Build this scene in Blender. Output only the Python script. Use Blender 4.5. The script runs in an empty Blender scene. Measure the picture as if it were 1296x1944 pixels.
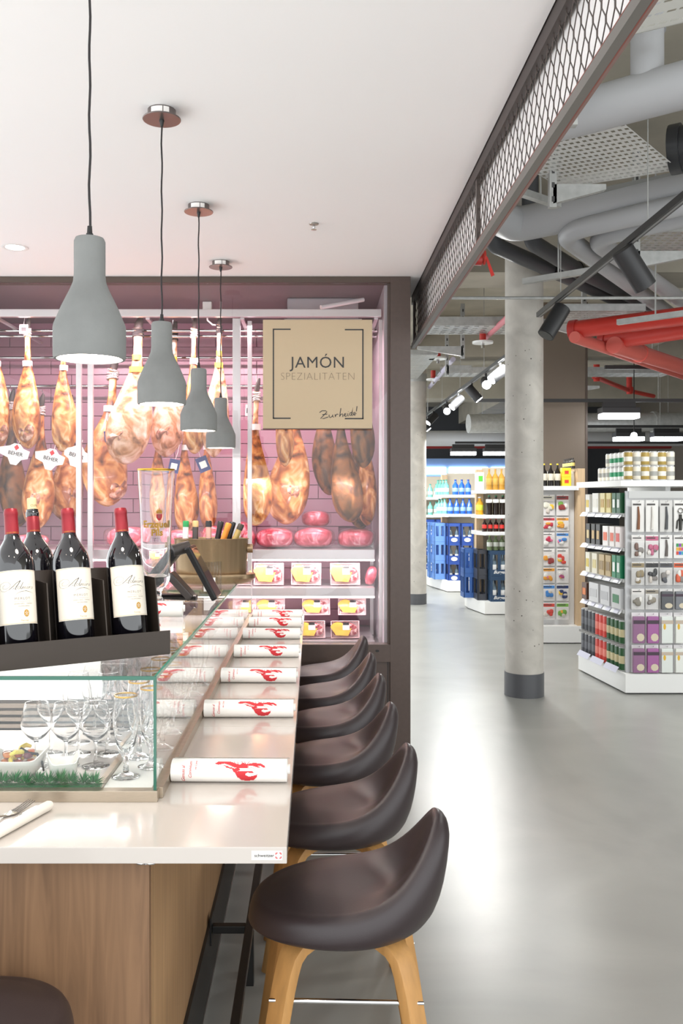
import bpy, bmesh, math, random
from mathutils import Vector, Matrix
from mathutils.geometry import tessellate_polygon
PI = math.pi
R = math.radians
random.seed(7)
sc = bpy.context.scene
COL = sc.collection

# ---------------------------------------------------------------- camera, world, large lights, exposure
F = 1700.0            # focal length in pixels of the 1296 x 1944 frame
VX, VY = 594.0, 946.0 # vanishing point of the counter
EYE = 1.6
cd = bpy.data.cameras.new('camera')
cam = bpy.data.objects.new('camera', cd)
COL.objects.link(cam)
cam.location = (0, 0, EYE)
cam.rotation_euler = (PI / 2, 0, 0)
cd.sensor_fit = 'AUTO'
cd.sensor_width = 36
cd.lens = F / 1944 * 36
cd.shift_x = (648 - VX) / 1944
cd.shift_y = (VY - 972) / 1944
cd.clip_end = 200
sc.camera = cam

sc.view_settings.view_transform = 'Standard'
sc.view_settings.look = 'None'
sc.view_settings.exposure = 0.5
sc.view_settings.gamma = 1.0
sc.view_settings.use_curve_mapping = False
sc.cycles.transparent_max_bounces = 32
sc.cycles.max_bounces = 16
sc.cycles.transmission_bounces = 16

w = bpy.data.worlds.new('world')
sc.world = w
w.use_nodes = True
bg = w.node_tree.nodes['Background']
bg.inputs[0].default_value = (0.95, 0.985, 1.0, 1)
bg.inputs[1].default_value = 1.75

def area(name, loc, sx, sy, e, col=(1, 1, 1), rot=(0, 0, 0)):
    l = bpy.data.lights.new(name, 'AREA')
    l.shape = 'RECTANGLE'; l.size = sx; l.size_y = sy; l.energy = e; l.color = col
    o = bpy.data.objects.new(name, l); COL.objects.link(o)
    o.location = loc; o.rotation_euler = rot
    return o
# daylight-white lamps of the shop hall (hung between the pipes)
for (x, y, e) in ((2.2, 8.9, 42), (2.2, 11.4, 56), (1.2, 14.2, 50), (2.4, 13.9, 42), (1.7, 16.8, 42), (3.3, 6.0, 26), (2.9, 3.4, 14)):
    area('hall_lamp_light', (x, y, 2.97 if y < 13 else 2.5), 0.9, 0.25, e, (0.98, 1.0, 0.97))
# pink lamps of the ham cabinet
for x in (-1.75, -1.2, -0.6, 0.05):
    area('cabinet_lamp_light', (x, 5.72, 2.70), 0.45, 0.08, 9, (1.0, 0.73, 0.79), (R(24), 0, 0))
# spots in the white ceiling above the bar
for (x, y) in ((-1.61, 4.84), (-1.61, 2.9), (-1.2, 0.9), (-0.15, 0.9)):
    l = bpy.data.lights.new('ceiling_spot_light', 'SPOT')
    l.energy = 9; l.color = (1.0, 0.86, 0.72); l.spot_size = R(105); l.spot_blend = 0.7; l.shadow_soft_size = 0.05
    o = bpy.data.objects.new('ceiling_spot_light', l); COL.objects.link(o); o.location = (x, y, 2.93)

# ---------------------------------------------------------------- materials
def lin(c):
    if isinstance(c, str):
        c = tuple(int(c[i:i + 2], 16) / 255 for i in (0, 2, 4))
    return tuple((v / 12.92 if v <= 0.04045 else ((v + 0.055) / 1.055) ** 2.4) for v in c)
MATS = {}
def M(name, col, rough=0.5, metal=0.0, noise=None, bump=None, emit=None, stretch=(1, 1, 1), col2=None, coat=0.0, spec=0.5, ramp=None, sheen=0.0):
    if name in MATS: return MATS[name]
    m = bpy.data.materials.new(name); m.use_nodes = True
    nt = m.node_tree; b = nt.nodes['Principled BSDF']
    c = lin(col)
    b.inputs['Base Color'].default_value = (*c, 1)
    b.inputs['Roughness'].default_value = rough
    b.inputs['Metallic'].default_value = metal
    b.inputs['Coat Weight'].default_value = coat
    b.inputs['Coat Roughness'].default_value = 0.08
    b.inputs['Specular IOR Level'].default_value = spec
    b.inputs['Sheen Weight'].default_value = sheen
    if noise or bump:
        tc = nt.nodes.new('ShaderNodeTexCoord'); mp = nt.nodes.new('ShaderNodeMapping')
        mp.inputs['Scale'].default_value = stretch
        nt.links.new(tc.outputs['Object'], mp.inputs['Vector'])
    if noise:
        n = nt.nodes.new('ShaderNodeTexNoise'); n.inputs['Scale'].default_value = noise[0]
        n.inputs['Detail'].default_value = 6
        if len(noise) > 2: n.inputs['Distortion'].default_value = noise[2]
        nt.links.new(mp.outputs[0], n.inputs['Vector'])
        rp = nt.nodes.new('ShaderNodeValToRGB')
        a = noise[1]
        if ramp:
            e = rp.color_ramp.elements
            for i, (p, cc) in enumerate(ramp):
                el = e[i] if i < 2 else e.new(p)
                el.position = p; el.color = (*lin(cc), 1)
        else:
            c1 = tuple(max(0, v * (1 - a)) for v in c); c2 = lin(col2) if col2 else tuple(min(1, v * (1 + a)) for v in c)
            rp.color_ramp.elements[0].color = (*c1, 1); rp.color_ramp.elements[0].position = 0.3
            rp.color_ramp.elements[1].color = (*c2, 1); rp.color_ramp.elements[1].position = 0.7
        nt.links.new(n.outputs['Fac'], rp.inputs[0])
        nt.links.new(rp.outputs[0], b.inputs['Base Color'])
    if bump:
        n2 = nt.nodes.new('ShaderNodeTexNoise'); n2.inputs['Scale'].default_value = bump[0]; n2.inputs['Detail'].default_value = 5
        nt.links.new(mp.outputs[0], n2.inputs['Vector'])
        bp = nt.nodes.new('ShaderNodeBump'); bp.inputs['Strength'].default_value = bump[1]; bp.inputs['Distance'].default_value = 0.01
        nt.links.new(n2.outputs['Fac'], bp.inputs['Height']); nt.links.new(bp.outputs[0], b.inputs['Normal'])
    if emit:
        b.inputs['Emission Color'].default_value = (*lin(emit[0]), 1); b.inputs['Emission Strength'].default_value = emit[1]
    MATS[name] = m
    return m
def GLASS(name, tint=(1, 1, 1), ior=1.45, rough=0.0, gl=1.0, edge=None):
    if name in MATS: return MATS[name]
    m = bpy.data.materials.new(name); m.use_nodes = True
    nt = m.node_tree; nt.nodes.clear()
    out = nt.nodes.new('ShaderNodeOutputMaterial'); mx = nt.nodes.new('ShaderNodeMixShader')
    lw = nt.nodes.new('ShaderNodeLayerWeight'); lw.inputs[0].default_value = 0.5
    pw = nt.nodes.new('ShaderNodeMath'); pw.operation = 'POWER'; pw.inputs[1].default_value = 4.0
    f0 = ((ior - 1) / (ior + 1)) ** 2
    fr = nt.nodes.new('ShaderNodeMath'); fr.operation = 'MULTIPLY_ADD'; fr.inputs[1].default_value = 0.9 - f0; fr.inputs[2].default_value = f0
    nt.links.new(lw.outputs['Facing'], pw.inputs[0]); nt.links.new(pw.outputs[0], fr.inputs[0])
    t = nt.nodes.new('ShaderNodeBsdfTransparent'); t.inputs[0].default_value = (*tint, 1)
    if edge is not None:
        cm = nt.nodes.new('ShaderNodeMix'); cm.data_type = 'RGBA'; cm.inputs[6].default_value = (*tint, 1); cm.inputs[7].default_value = (*edge, 1)
        p2 = nt.nodes.new('ShaderNodeMath'); p2.operation = 'POWER'; p2.inputs[1].default_value = 2.2
        nt.links.new(lw.outputs['Facing'], p2.inputs[0]); nt.links.new(p2.outputs[0], cm.inputs[0]); nt.links.new(cm.outputs[2], t.inputs[0])
    g = nt.nodes.new('ShaderNodeBsdfGlossy'); g.inputs[0].default_value = (gl, gl, gl, 1); g.inputs['Roughness'].default_value = rough
    nt.links.new(fr.outputs[0], mx.inputs[0]); nt.links.new(t.outputs[0], mx.inputs[1]); nt.links.new(g.outputs[0], mx.inputs[2])
    nt.links.new(mx.outputs[0], out.inputs[0])
    MATS[name] = m
    return m
pane_m = GLASS('pane_glass', (0.985, 0.99, 0.985), 1.35)
guard_m = GLASS('guard_glass', (0.97, 0.985, 0.98), 1.45)
drink_m = GLASS('drink_glass', (0.975, 0.975, 0.98), 1.65, 0.02, edge=(0.55, 0.53, 0.55))
def RGLASS(name, col, ior=1.45):
    m = M(name, 'ffffff', 0.0)
    b = m.node_tree.nodes['Principled BSDF']
    b.inputs['Transmission Weight'].default_value = 1.0; b.inputs['IOR'].default_value = ior; b.inputs['Base Color'].default_value = (*col, 1)
    return m
drink_m = RGLASS('drinking_glass', (0.985, 0.985, 0.99), 1.42)
edge_m = M('green_glass_edge', '0f5e4a', 0.1, coat=0.5)
edge2_m = M('green_glass_edge_bright', '2b8a74', 0.15)
film_m = GLASS('clear_film', (0.96, 0.96, 0.96), 1.3, 0.12)
floor_m = M('poured_floor', '9b9b97', 0.3, noise=(0.9, 0.10, 2.2), bump=(30, 0.015))
white_m = M('ceiling_white', 'f8f5f4', 0.85)
brown_m = M('brown_panel', '554741', 0.45, noise=(40, 0.06))
brownd_m = M('brown_panel_dark', '55473f', 0.5)
black_m = M('black_metal', '1c1b1b', 0.4)
dark_m = M('dark_bronze', '33302e', 0.38, 0.5)
steel_m = M('steel', 'b4b0ac', 0.28, 0.9)
brush_m = M('brushed_steel', 'b8aa98', 0.32, 0.85, noise=(60, 0.08), stretch=(1, 1, 40))
chrome_m = M('chrome', 'd8d8d8', 0.08, 1.0)
galv_m = M('galvanised', 'b9bab8', 0.45, 0.35, noise=(18, 0.12))
conc_m = M('column_concrete', 'c3beb6', 0.55, noise=(5, 0.16, 0.6), bump=(60, 0.1))
concc_m = M('ceiling_concrete', 'b0aa9c', 0.9, noise=(2.5, 0.12))
lampc_m = M('lamp_concrete', '7f807e', 0.85, noise=(9, 0.1), bump=(90, 0.12))
top_m = M('counter_white', 'c6beb7', 0.14, noise=(2.5, 0.02), coat=0.3)
wood_m = M('walnut_panel', '7e5e44', 0.5, noise=(4.5, 0.2, 1.6), stretch=(7, 7, 0.35), col2='8d6b4e')
oak_m = M('oak_leg', 'c08f55', 0.45, noise=(8, 0.14), stretch=(5, 5, 0.6))
tile_m = M('rose_tile', 'ae8494', 0.25, noise=(1.5, 0.06))
grout_m = M('grout', '86616f', 0.9)
white2_m = M('white_lacquer', 'f2f2f0', 0.3)
paper_m = M('white_paper', 'f6f2ee', 0.8)
red_m = M('lobster_red', 'd2323a', 0.7)
ink_m = M('ink', '2b2a2b', 0.7)

# ---------------------------------------------------------------- mesh helpers
class MB:
    def __init__(s): s.v = []; s.f = []; s.m = []
    def add(s, vs, fs, mi=0):
        o = len(s.v); s.v += [tuple(p) for p in vs]
        for f in fs: s.f.append(tuple(i + o for i in f)); s.m.append(mi)
        return s
    def box(s, a, b, mi=0, rot=None, org=None):
        x0, y0, z0 = a; x1, y1, z1 = b
        vs = [(x0, y0, z0), (x1, y0, z0), (x1, y1, z0), (x0, y1, z0), (x0, y0, z1), (x1, y0, z1), (x1, y1, z1), (x0, y1, z1)]
        if rot is not None:
            c = Vector(org) if org else Vector(((x0 + x1) / 2, (y0 + y1) / 2, (z0 + z1) / 2))
            vs = [tuple(rot @ (Vector(p) - c) + c) for p in vs]
        return s.add(vs, [(0, 3, 2, 1), (4, 5, 6, 7), (0, 1, 5, 4), (1, 2, 6, 5), (2, 3, 7, 6), (3, 0, 4, 7)], mi)
    def loft(s, rings, cap=True, mi=0, closed=True):
        n = len(rings[0]); vs = [p for r in rings for p in r]; fs = []
        for i in range(len(rings) - 1):
            for j in range(n if closed else n - 1):
                k = (j + 1) % n
                fs.append((i * n + j, i * n + k, (i + 1) * n + k, (i + 1) * n + j))
        if cap:
            fs.append(tuple(reversed(range(n)))); fs.append(tuple(range((len(rings) - 1) * n, len(rings) * n)))
        return s.add(vs, fs, mi)
    def tube(s, path, r, n=8, mi=0, cap=True, flat=None):
        path = [Vector(p) for p in path]
        rs = r if isinstance(r, (list, tuple)) else [r] * len(path)
        rings = []; up = None
        for i, p in enumerate(path):
            d = (path[min(i + 1, len(path) - 1)] - path[max(i - 1, 0)])
            if d.length < 1e-9: d = Vector((0, 0, 1))
            d.normalize()
            if up is None:
                up = Vector((0, 0, 1)) if abs(d.z) < 0.9 else Vector((1, 0, 0))
            up = up - d * up.dot(d)
            if up.length < 1e-6: up = Vector((1, 0, 0)) - d * d.x
            up.normalize(); sd = d.cross(up)
            a, b = (1, 1) if flat is None else flat
            rings.append([p + (sd * math.cos(t) * a + up * math.sin(t) * b) * rs[i] for t in [2 * PI * k / n for k in range(n)]])
        return s.loft(rings, cap, mi)
    def lathe(s, prof, n=24, c=(0, 0, 0), mis=None, sx=1, sy=1):
        cx, cy, cz = c; o = len(s.v); rows = []
        for (r, z) in prof:
            if r < 1e-6:
                rows.append([len(s.v)]); s.v.append((cx, cy, cz + z))
            else:
                rows.append([len(s.v) + k for k in range(n)])
                s.v += [(cx + r * sx * math.cos(2 * PI * k / n), cy + r * sy * math.sin(2 * PI * k / n), cz + z) for k in range(n)]
        for i in range(len(rows) - 1):
            a, b = rows[i], rows[i + 1]; mi = mis[i] if mis else 0
            for k in range(n):
                l = (k + 1) % n
                if len(a) == 1 and len(b) == 1: continue
                if len(a) == 1: s.f.append((a[0], b[l], b[k]))
                elif len(b) == 1: s.f.append((a[k], a[l], b[0]))
                else: s.f.append((a[k], a[l], b[l], b[k]))
                s.m.append(mi)
        return s
    def prism(s, poly, f0, f1, mi=0):
        """poly: 2-D points; f0/f1 map a 2-D point to the two end faces"""
        n = len(poly); vs = [f0(p) for p in poly] + [f1(p) for p in poly]
        tris = tessellate_polygon([[Vector((p[0], p[1], 0)) for p in poly]])
        fs = [tuple(t) for t in tris] + [tuple(i + n for i in reversed(t)) for t in tris]
        fs += [(i, (i + 1) % n, n + (i + 1) % n, n + i) for i in range(n)]
        return s.add(vs, fs, mi)
    def ribbon(s, pts, wd, fn, mi=0):
        """flat stroke through 2-D points, mapped to a surface by fn"""
        n = len(pts)
        ws = wd if isinstance(wd, (list, tuple)) else [wd] * n
        L = []
        for i in range(n):
            a = Vector(pts[max(i - 1, 0)]); b = Vector(pts[min(i + 1, n - 1)]); d = b - a
            if d.length < 1e-9: d = Vector((1, 0))
            d.normalize(); nn = Vector((-d.y, d.x)) * ws[i] / 2; p = Vector(pts[i])
            L += [fn(p + nn), fn(p - nn)]
        return s.add(L, [(2 * i, 2 * i + 1, 2 * i + 3, 2 * i + 2) for i in range(n - 1)], mi)
    def mesh(s, name, mats, smooth=False, bevel=0, recalc=True, subsurf=0):
        me = bpy.data.meshes.new(name)
        me.from_pydata(s.v, [], s.f)
        for m in (mats if isinstance(mats, (list, tuple)) else [mats]): me.materials.append(m)
        me.polygons.foreach_set('material_index', s.m)
        if recalc or bevel:
            bm = bmesh.new(); bm.from_mesh(me)
            if bevel:
                es = [e for e in bm.edges if len(e.link_faces) == 2 and e.calc_face_angle(0) > R(35)]
                bmesh.ops.bevel(bm, geom=es, offset=bevel, segments=2, affect='EDGES', profile=0.6)
            bmesh.ops.recalc_face_normals(bm, faces=bm.faces)
            bm.to_mesh(me); bm.free()
        if smooth:
            me.polygons.foreach_set('use_smooth', [True] * len(me.polygons))
            try: me.set_sharp_from_angle(angle=R(smooth if smooth is not True else 40))
            except Exception: pass
        me.update()
        return me
def link(name, data, parent=None, loc=(0, 0, 0), rot=(0, 0, 0)):
    o = bpy.data.objects.new(name, data); COL.objects.link(o)
    o.location = loc; o.rotation_euler = rot
    if parent: o.parent = parent
    return o
def part(name, mb, mats, parent=None, smooth=False, bevel=0, loc=(0, 0, 0), rot=(0, 0, 0), **k):
    return link(name, mb.mesh(name, mats, smooth, bevel, **k) if isinstance(mb, MB) else mb, parent, loc, rot)
def tag(o, label, cat, group=None, kind=None):
    o['label'] = label
    if cat: o['category'] = cat
    if group: o['group'] = group
    if kind: o['kind'] = kind
    return o
def thing(name, label, cat, loc=(0, 0, 0), rz=0, group=None):
    return tag(link(name, None, None, loc, (0, 0, rz)), label, cat, group)
def struct(name, mb, mats, **k):
    o = part(name, mb, mats, **k); o['kind'] = 'structure'; return o
def dup(root, loc=None, rot=None, label=None, group=None, parent=None):
    r = root.copy(); COL.objects.link(r)
    if parent is not None: r.parent = parent
    if loc is not None: r.location = loc
    if rot is not None: r.rotation_euler = rot
    if label: r['label'] = label
    if group: r['group'] = group
    for ch in list(root.children): dup(ch, parent=r)
    return r
def P(px, py, Y): return Vector(((px - VX) / F * Y, Y, EYE - (py - VY) / F * Y))
def PZ(px, py, z):
    Y = (z - EYE) * F / (VY - py)
    return Vector(((px - VX) / F * Y, Y, z))
ORD = ['first', 'second', 'third', 'fourth', 'fifth', 'sixth', 'seventh', 'eighth', 'ninth', 'tenth', 'eleventh', 'twelfth', 'thirteenth', 'fourteenth', 'fifteenth', 'sixteenth', 'seventeenth', 'eighteenth', 'nineteenth', 'twentieth']
def text_geo(body, size, shear=0.0, align='CENTER', space=1.0, bold=0.0):
    c = bpy.data.curves.new('t', 'FONT'); c.body = body; c.size = size; c.shear = shear; c.align_x = align
    c.space_character = space; c.offset = bold; c.resolution_u = 3
    o = bpy.data.objects.new('t', c); COL.objects.link(o)
    me = o.to_mesh()
    vs = [tuple(v.co[:2]) for v in me.vertices]; fs = [tuple(p.vertices) for p in me.polygons]
    o.to_mesh_clear(); bpy.data.objects.remove(o); bpy.data.curves.remove(c)
    return vs, fs
def text_add(mb, body, size, fn, mi=0, **k):
    vs, fs = text_geo(body, size, **k)
    mb.add([fn(Vector(p)) for p in vs], fs, mi)
def raster(polys, strokes, cell, fn, mb, mi=0):
    """cover 2-D polygons with small quads so that the print can follow a curved surface"""
    xs = [p[0] for q in polys for p in q]; ys = [p[1] for q in polys for p in q]
    def inside(x, y, q):
        r = False; j = len(q) - 1
        for i in range(len(q)):
            if (q[i][1] > y) != (q[j][1] > y) and x < (q[j][0] - q[i][0]) * (y - q[i][1]) / (q[j][1] - q[i][1]) + q[i][0]: r = not r
            j = i
        return r
    x = min(xs)
    while x < max(xs):
        y = min(ys)
        while y < max(ys):
            if any(inside(x + cell / 2, y + cell / 2, q) for q in polys):
                mb.add([fn(Vector(p)) for p in ((x, y), (x + cell, y), (x + cell, y + cell), (x, y + cell))], [(0, 1, 2, 3)], mi)
            y += cell
        x += cell
    for (pts, wd) in strokes: mb.ribbon(pts, wd, fn, mi)
# ================================================================ the setting
CZ = 2.956                                       # white ceiling above the bar
struct('floor', MB().box((-3.4, -0.8, -0.1), (8.4, 24.2, 0)), floor_m)
struct('ceiling', MB().box((-3.4, -0.8, CZ), (0.66, 6.15, CZ + 0.2)), white_m)
HZ = 4.05
struct('ceiling_hall', MB().box((-3.4, -0.8, HZ), (8.4, 24.2, HZ + 0.2)), concc_m)
struct('wall_back', MB().box((-3.4, 24.0, 0), (8.4, 24.2, HZ)), M('hall_wall', '4b4d52', 0.8))
struct('wall_right', MB().box((8.2, 3.0, 0), (8.4, 24.0, HZ)), M('hall_wall2', '7d756a', 0.8))
for i, (a, b) in enumerate((((0.9, 8.0, 3.62), (8.2, 8.6, HZ)), ((0.9, 12.0, 3.5), (8.2, 12.7, HZ)), ((0.9, 17.0, 3.5), (8.2, 17.7, HZ)), ((3.9, 6.0, 3.6), (4.5, 24.0, HZ)), ((0.7, 6.2, 3.55), (1.25, 24.0, HZ)))):
    struct('beam_%d' % (i + 1), MB().box(a, b), concc_m)
# concrete columns
def column(x, y, r, ztop, label, ph):
    t = thing('concrete_column', label, 'column', (x, y, 0))
    part('shaft', MB().lathe([(0, 0.0), (r, 0.0), (r, ztop), (0, ztop)], 40), conc_m, t, smooth=True)
    part('base_band', MB().lathe([(r, 0.0), (r + 0.006, 0.0), (r + 0.006, ph), (r, ph)], 40), M('grey_band', '55565a', 0.35), t, smooth=True)
    mb = MB()
    random.seed(int(x * 100))
    for k in range(46):
        a = R(180 + random.random() * 180); z = 0.3 + random.random() * 2.6; q = 0.002 + random.random() * 0.004
        c = Vector((r * math.cos(a), r * math.sin(a), z)); tx = Vector((-math.sin(a), math.cos(a), 0)); nn = Vector((math.cos(a), math.sin(a), 0)) * 0.0008
        mb.add([c + nn + tx * q * math.cos(b) + Vector((0, 0, q * math.sin(b))) for b in [k2 * PI / 3 for k2 in range(6)]], [(0, 1, 2, 3, 4, 5)])
    s = part('air_hole', mb, M('pit', '5f5a53', 0.9), t); s['kind'] = 'stuff'
    return t
column(1.72, 7.3, 0.153, HZ, 'speckled round concrete column with dark grey foot band beside the candy shelf', 0.19)
c2 = column(1.565, 13.6, 0.153, HZ, 'pale concrete column far back behind the brown cabinet frame', 0.16)
part('steel_collar', MB().lathe([(0.153, 3.36), (0.162, 3.36), (0.162, 3.48), (0.153, 3.48)], 32), galv_m, c2, smooth=True)
t = thing('service_shaft', 'beige clad square shaft rising behind the candy shelf', 'shaft', (0, 0, 0))
part('cladding', MB().box((2.88, 11.2, 0), (3.42, 11.9, HZ)), M('beige_clad', '7d7064', 0.75), t)
part('corner_trim', MB().box((3.405, 11.19, 0), (3.43, 11.215, HZ)), brownd_m, t)

# ---------------------------------------------------------------- bar
CT = 0.891
t = thing('bar_counter', 'glossy white stone bar counter top running to the ham cabinet', 'counter')
XR = -0.053
top = MB()
top.box((-2.6, 1.82, CT - 0.034), (XR, 2.78, CT))
part('front_slab', top, top_m, t, bevel=0.002)
part('side_slab', MB().box((-0.95, 2.7802, CT - 0.034), (XR, 5.44, CT)), top_m, t, bevel=0.0012)
pl = part('maker_plate', MB().box((-0.125, 1.8188, CT - 0.026), (-0.062, 1.8199, CT - 0.007)), M('plate_white', 'efe9e4', 0.4), t)
mb = MB(); fy = lambda p: (p[0] - 0.0992, 1.8184, p[1] + CT - 0.0195)
text_add(mb, 'schweitzer', 0.0092, fy, bold=0.00012)
part('lettering', mb, ink_m, pl)
mb = MB()
for sx in (-1, 1):
    for sz in (-1, 1):
        pts = [(sx * 0.0016, sz * 0.0052), (sx * 0.0052, sz * 0.0052), (sx * 0.0052, sz * 0.0016)]
        mb.ribbon(pts[:2], 0.0018, lambda p: (p.x - 0.0702, 1.8184, p.y + CT - 0.0165)); mb.ribbon(pts[1:], 0.0018, lambda p: (p.x - 0.0702, 1.8184, p.y + CT - 0.0165))
part('logo', mb, M('logo_red', 'd6282c', 0.5), pl)

t = thing('bar_carcass', 'walnut panelled bar body with black plinth below the white counter', 'bar')
XB = -0.346
part('front_panel', MB().box((-2.6, 1.90, 0.2), (XB - 0.0015, 1.925, CT - 0.0345)), wood_m, t)
part('side_panel', MB().box((XB - 0.025, 1.9255, 0.2), (XB, 5.4, CT - 0.0345)), M('walnut_panel_pale', 'a8845e', 0.5, noise=(4.5, 0.14, 1.2), stretch=(7, 7, 0.35)), t)
part('plinth', MB().box((-2.6, 1.91, 0), (XB + 0.010, 5.4, 0.2)), M('plinth_black', '2c2a29', 0.4), t)
part('plinth_edge', MB().box((XB + 0.010, 1.91, 0.0), (XB + 0.013, 5.4, 0.012)), steel_m, t)
# chrome double coat hook under the counter edge
t = thing('coat_hook', 'small chrome double hook under the counter edge', 'hook', (-0.349, 1.868, CT - 0.034))
part('plate', MB().box((-0.016, -0.004, -0.004), (0.016, 0.004, 0)), chrome_m, t)
part('stem', MB().tube([(0, 0, -0.003), (0, 0, -0.02)], [0.005, 0.0045], 10), chrome_m, t, smooth=True)
for s in (-1, 1):
    part('prong', MB().tube([(0, 0, -0.016), (s * 0.008, 0, -0.019), (s * 0.017, 0, -0.018), (s * 0.023, 0, -0.010), (s * 0.025, 0, -0.002)], [0.004, 0.004, 0.0036, 0.0032, 0.0036], 10), chrome_m, t, smooth=True)
# black foot rail
t = thing('foot_rail', 'black metal foot rail along the bar plinth', 'rail')
part('rail', MB().box((-0.222, 2.35, 0.17), (-0.196, 5.3, 0.198)), black_m, t, bevel=0.003)
for y in (2.95, 4.4):
    b = part('bracket', MB().box((-0.3305, y - 0.014, 0.172), (-0.2225, y + 0.014, 0.196)), black_m, t, bevel=0.002)
    part('flange', MB().box((-0.3358, y - 0.03, 0.14), (-0.331, y + 0.03, 0.23)), black_m, b)
    part('post', MB().box((-0.223, y - 0.014, 0.0), (-0.195, y + 0.014, 0.17)), black_m, t)

# ---------------------------------------------------------------- glass guard on the bar
GX, GY, GZ = -0.367, 2.10, 1.175
t = thing('glass_guard', 'clear glass display guard with green edges on the white bar counter', 'glass guard')
FB = CT + 0.026
part('base_channel', MB().box((-2.6, GY - 0.012, CT), (GX + 0.004, GY + 0.016, FB)), brush_m, t, bevel=0.001)
part('base_channel', MB().box((GX - 0.014, GY + 0.0165, CT), (GX + 0.012, 5.3, FB)), brush_m, t, bevel=0.001)
g = part('front_pane', MB().box((-2.6, GY - 0.004, FB), (GX - 0.0065, GY + 0.004, GZ)), guard_m, t)
part('pane_edge', MB().box((GX - 0.0062, GY - 0.005, FB), (GX + 0.0006, GY + 0.0045, GZ)), edge_m, g)
g = part('side_pane', MB().box((GX - 0.006, GY + 0.005, FB), (GX, 5.3, GZ)), guard_m, t)
g = part('top_pane', MB().box((-2.6, GY - 0.004, GZ + 0.0004), (GX - 0.0046, 2.74, GZ + 0.009)), guard_m, t)
part('pane_edge', MB().box((-2.6, GY - 0.0075, GZ), (GX, GY - 0.0042, GZ + 0.0092)), edge_m, g)
g = part('top_pane', MB().box((-0.92, 2.7405, GZ + 0.0004), (GX - 0.0046, 4.05, GZ + 0.009)), guard_m, t)
part('pane_edge', MB().box((GX - 0.0044, GY - 0.004, GZ), (GX + 0.0006, 5.0, GZ + 0.0092)), edge2_m, g)
part('pane_edge', MB().box((-0.92, 4.0505, GZ), (GX - 0.005, 4.054, GZ + 0.0092)), edge2_m, g)
part('top_pane', MB().box((-0.92, 4.06, GZ + 0.0004), (GX - 0.0046, 5.0, GZ + 0.009)), guard_m, t)
# inside of the guard: white ledge, glass trough and steel air grille
t = thing('cooled_display', 'white refrigerated display trough with steel air grille inside the glass guard', 'display')
part('ledge', MB().box((-0.505, GY + 0.02, CT), (GX - 0.0145, 5.2, CT + 0.012)), white2_m, t)
part('floor_panel', MB().box((-2.6, GY + 0.02, CT), (-0.52, 2.66, CT + 0.020)), M('trough_white', 'cbc4c0', 0.25), t)
part('kerb', MB().box((-0.52, GY + 0.02, CT), (-0.506, 4.6, CT + 0.024)), brush_m, t)
for k in range(5):
    z = CT + 0.006 + k * 0.019
    part('grille_slat', MB().box((-2.6, 2.662 + 0.004 * k, z), (-0.53, 2.674 + 0.004 * k, z + 0.011)), M('slat_steel', '8d8076', 0.35, 0.7), t)
part('grille_back', MB().box((-2.6, 2.70, CT), (-0.53, 2.706, CT + 0.10)), M('grille_dark', '4d4540', 0.6), t)
part('back_panel', MB().box((-2.6, 2.70, CT + 0.101), (-0.64, 2.72, GZ - 0.01)), white2_m, t)
part('light_strip', MB().box((-2.6, 2.64, GZ - 0.022), (-0.55, 2.665, GZ - 0.01)), M('strip_light', 'ffffff', 0.5, emit=('fff6ee', 4.0)), t)
area('trough_light', (-1.55, 2.652, GZ - 0.03), 2.0, 0.03, 4, (1.0, 0.95, 0.9), (R(-20), 0, 0))
part('cabinet_block', MB().box((-2.6, 2.785, 0.001), (-0.96, 2.82, CT + 0.10)), brush_m, t)

# ---------------------------------------------------------------- bar stools
def seat_mb():
    mb = MB(); n = 64; rings = []
    rows = []
    for k in range(n):
        th = 2 * PI * k / n; c = math.cos(th); s_ = math.sin(th)
        B = ((1 + c) / 2) ** 6.5; Fr = ((1 - c) / 2) ** 2
        sy = 0.205 * (abs(s_) ** 0.86) * (1 if s_ >= 0 else -1) * (1 - 0.06 * B)
        sx = c * (0.225 if c > 0 else 0.245) + 0.032 * B
        zr = 0.640 - 0.030 * Fr + 0.182 * B
        seat = 0.642; bot = 0.546
        row = []
        for r in (0.12, 0.25, 0.38, 0.46, 0.53, 0.6, 0.66, 0.72, 0.78, 0.83):
            g = max(0, (r - 0.34) / 0.52); g = min(1, g)
            z = seat - 0.006 * (1 - r * r) + (zr - seat) * (g ** (1.7 + 0.5 * B))
            row.append((r, z))
        row += [(0.875, zr - 0.0005), (0.915, zr - 0.004), (0.948, zr - 0.011), (0.975, zr - 0.022), (0.992, zr - 0.036)]
        z1 = zr - 0.05
        for q in (0, 0.12, 0.24, 0.36, 0.48, 0.6, 0.72, 0.84, 0.93, 1.0):
            ph = q * PI / 2
            row.append((0.56 + 0.44 * math.cos(ph) ** (0.55 + 0.1 * B), z1 - (z1 - bot) * math.sin(ph) ** (1.0 + 0.25 * B)))
        row += [(0.35, bot - 0.002), (0.12, bot - 0.003)]
        rows.append([(sx * r, sy * r, z) for (r, z) in row])
    m = len(rows[0])
    for j in range(m): rings.append([rows[k][j] for k in range(n)])
    return mb.loft(rings, True)
seat_m = M('brown_leather', '32282a', 0.40, bump=(350, 0.05), spec=0.55)
rim_m = M('shell_edge', '8a6b4a', 0.5)
st0 = thing('bar_stool', 'x', 'stool', (0, 0, 0), 0)
part('seat', seat_mb(), seat_m, st0, smooth=180)
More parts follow.
